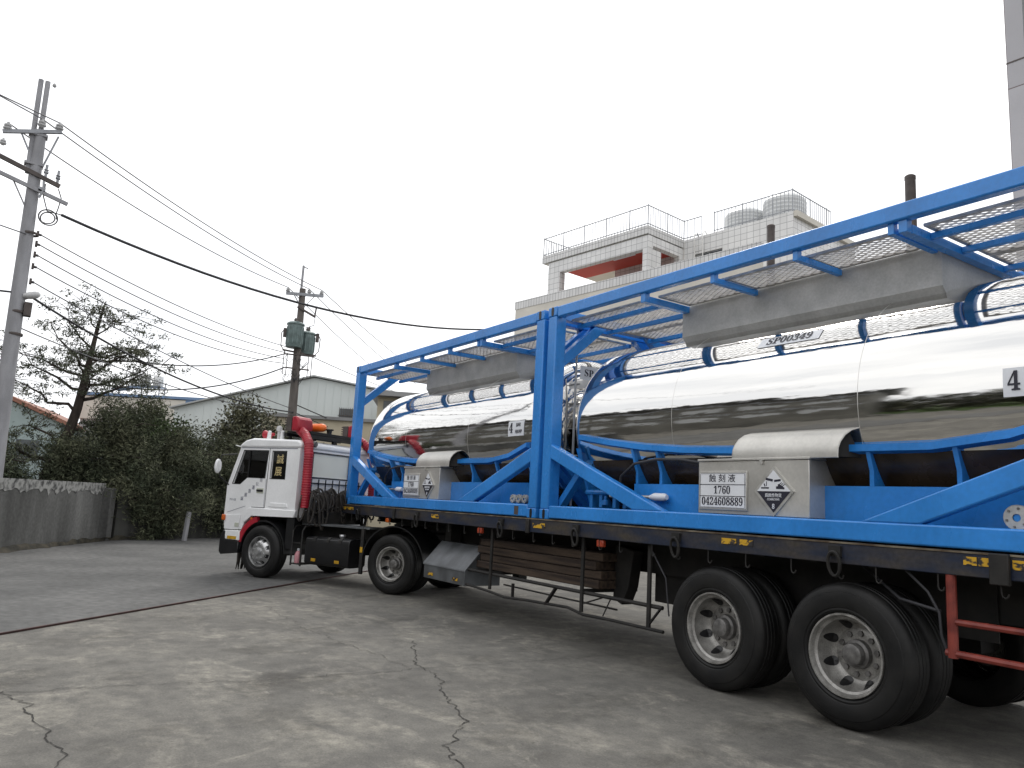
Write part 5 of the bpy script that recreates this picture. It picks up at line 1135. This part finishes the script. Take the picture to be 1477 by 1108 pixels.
WIRES = [((-6.0, -5.26, 9.62), (-15.37, 4.42, 9.58), .25, .011, 'topmost long wire from the left pole to the transformer pole'),
 ((-6.0, -5.60, 9.60), (-15.37, 3.92, 9.52), .25, .011, 'second long wire from the top crossarm, ending at the middle insulator'),
 ((-6.0, -6.22, 9.30), (-15.37, 3.08, 9.42), .30, .011, 'third long wire from the outer end of the left top crossarm'),
 ((-15.37, 4.42, 9.58), (-38.76, 22.84, 10.28), .30, .012, 'uppermost wire running from the transformer pole down behind the front container'),
 ((-15.37, 3.92, 9.52), (-39.67, 21.49, 10.19), .30, .012, 'middle wire running from the transformer pole down behind the front container'),
 ((-15.37, 3.08, 9.42), (-40.58, 20.14, 10.10), .30, .012, 'lowest of three wires leaving the transformer crossarm to the right'),
 ((-6.0, -5.26, 9.62), (-0.76, -12.68, 9.30), .05, .010, 'wire leaving the left pole crossarm to the left, upper one'),
 ((-6.0, -5.60, 9.60), (0.11, -12.34, 9.40), .05, .010, 'wire leaving the left pole crossarm to the left, lower one'),
 ((-6.05, -4.97, 7.50), (-10.49, 11.07, 8.43), .95, .034, 'thick dark sagging cable crossing the sky from the left pole to the tiled building'),
 ((-6.05, -5.32, 6.95), (-15.45, 3.26, 7.10), .25, .010, 'highest of the five thin service wires below the thick cable'),
 ((-6.05, -5.32, 6.72), (-15.40, 3.22, 6.86), .30, .010, 'second of the five thin service wires below the thick cable'),
 ((-6.05, -5.32, 6.47), (-15.40, 3.19, 6.62), .35, .010, 'third of the five thin service wires below the thick cable'),
 ((-6.05, -5.32, 6.20), (-15.40, 3.25, 6.44), .40, .010, 'fourth of the five thin service wires below the thick cable'),
 ((-6.05, -5.32, 5.85), (-15.44, 3.66, 4.75), .20, .010, 'lowest thin wire from the left pole, sloping to the foot of the transformer pole'),
 ((-6.05, -5.40, 5.56), (-15.40, 3.81, 4.60), .50, .026, 'thicker dark cable crossing in front of the pine crown'),
 ((-15.40, 3.81, 4.60), (-26.55, 15.66, 3.71), .15, .020, 'dark cable running right from the transformer pole over the cab roof, lower one'),
 ((-15.40, 3.79, 4.92), (-26.49, 15.59, 4.23), .15, .016, 'dark cable running right from the transformer pole over the cab roof, upper one'),
 ((-13.22, -2.97, 4.56), (-15.45, 3.28, 6.30), .45, .018, 'dark cable sagging in front of the solar water heater'),
 ((-12.66, -2.35, 5.36), (-15.45, 3.18, 6.80), .30, .016, 'short dark cable sagging from the pine crown to the transformer rack'),
 ((-6.05, -5.50, 4.81), (-15.42, 3.82, 4.50), .30, .010, 'thin wire crossing the lower pine crown'),
 ((-6.05, -5.50, 6.88), (0.24, -11.81, 6.60), .10, .010, 'thin wire leaving the left pole leftwards, upper one'),
 ((-6.05, -5.42, 5.56), (-6.32, -14.26, 5.40), .10, .016, 'dark wire leaving the left pole leftwards beside the street light'),
 ((-15.35, 4.30, 6.84), (-31.10, 16.71, 8.05), .10, .012, 'thin wire from the transformer rack to the pale warehouse roof')]
for a, c, sg, r_, lab in WIRES:
    b = MB(); a, c = Vector(a), Vector(c); P = []
    for i in range(25): t = i / 24; p = a.lerp(c, t); p.z -= sg * 4 * t * (1 - t); P.append(p)
    b.tube(P, r_ * 1.4 if r_ < .02 else r_, 6); tag(b.build('overhead_cable', 'cable' if r_ > .015 else 'wire'), lab, 'cable', 'overhead cables')
b = MB(); P = []
for i in range(52):
    t = i / 51 * 5.2 * math.pi; r_ = .17 + .03 * math.sin(t * .37); P.append((-6.02 + .05 * math.sin(t * .3), -5.22 + r_ * math.cos(t) + .02 * math.sin(t * .5), 7.36 + r_ * .95 * math.sin(t)))
b.tube(P, .014, 6); b.tube([(-5.95, -5.1, 8.05), (-5.95, -5.02, 7.85), (-5.98, -5.05, 7.6), (-6.02, -5.08, 7.45)], .013, 6); b.tube([(-5.95, -5.36, 8.1), (-5.96, -5.36, 7.8), (-6.0, -5.25, 7.5), (-6.05, -4.98, 7.50)], .013, 6)
tag(b.build('cable_coil', 'cable'), 'coil of dark cable hanging under the lowest crossarm of the left pole', 'cable coil')

# ------------------------------------------------------------------ what the polished tanks mirror: the far side of the yard, behind the camera
o = thing('factory_shed', 'long dark roofed factory shed along the roadside wall, mirrored in the tanks', 'shed', (-17.0, -8.2, 0), R(-27))
b = MB(); b.box(0, -12, 0, 19, 0, 7.6); b.build('wall', 'shed_wall', o)
b = MB(); b.prism([(.9, 7.3), (-6, 9.2), (-12.9, 7.3), (-12.9, 7.5), (-6, 9.45), (.9, 7.55)], 'x', -.5, 19.6); b.build('roof', 'dark_roof', o, smooth=0)
for i in range(9):
    for z in (2.6, 5.0):
        b = MB(); x = .6 + i * 2.05; b.box(x, .005, z, x + 1.45, .04, z + .75); b.build('window', 'pale_wall', o)
b = MB(); b.box(-.1, .005, 6.5, 19.1, .06, 6.7); b.box(-.1, .005, 4.1, 19.1, .05, 4.25); b.build('wall_rail', 'galv', o)
o = thing('low_shed', 'low shed with faded red roof across the yard, mirrored in the rear tank', 'shed', (20, -21.5, 0), R(-3))
b = MB(); b.box(-9, -6, 0, 9, 0, 2.2); b.build('wall', 'pale_wall', o); b = MB(); b.prism([(.6, 2.1), (-3, 3.1), (-6.6, 2.1), (-6.6, 2.2), (-3, 3.25), (.6, 2.25)], 'x', -9.4, 9.4); b.build('roof', 'rust_red', o, smooth=0)
sheet('grass_verge', [(-9, -19), (60, -21), (60, -70), (-9, -70)], .008, 'grass')
bl = []
for i in range(34): bl.append((-6 + i * 2.2, -27 - i * .1 + random.uniform(-2.0, 2.0), random.uniform(1.6, 3.0), 2.6, 2.2, random.uniform(2.4, 4.6), 1))
tag(leaf_mesh('tree_line', blob_points(bl, 26000, .6, .5, 10), .7, .6, 'leaf_broad', None), 'far dark tree line across the yard, mirrored in the tanks', 'trees', None, 'stuff')
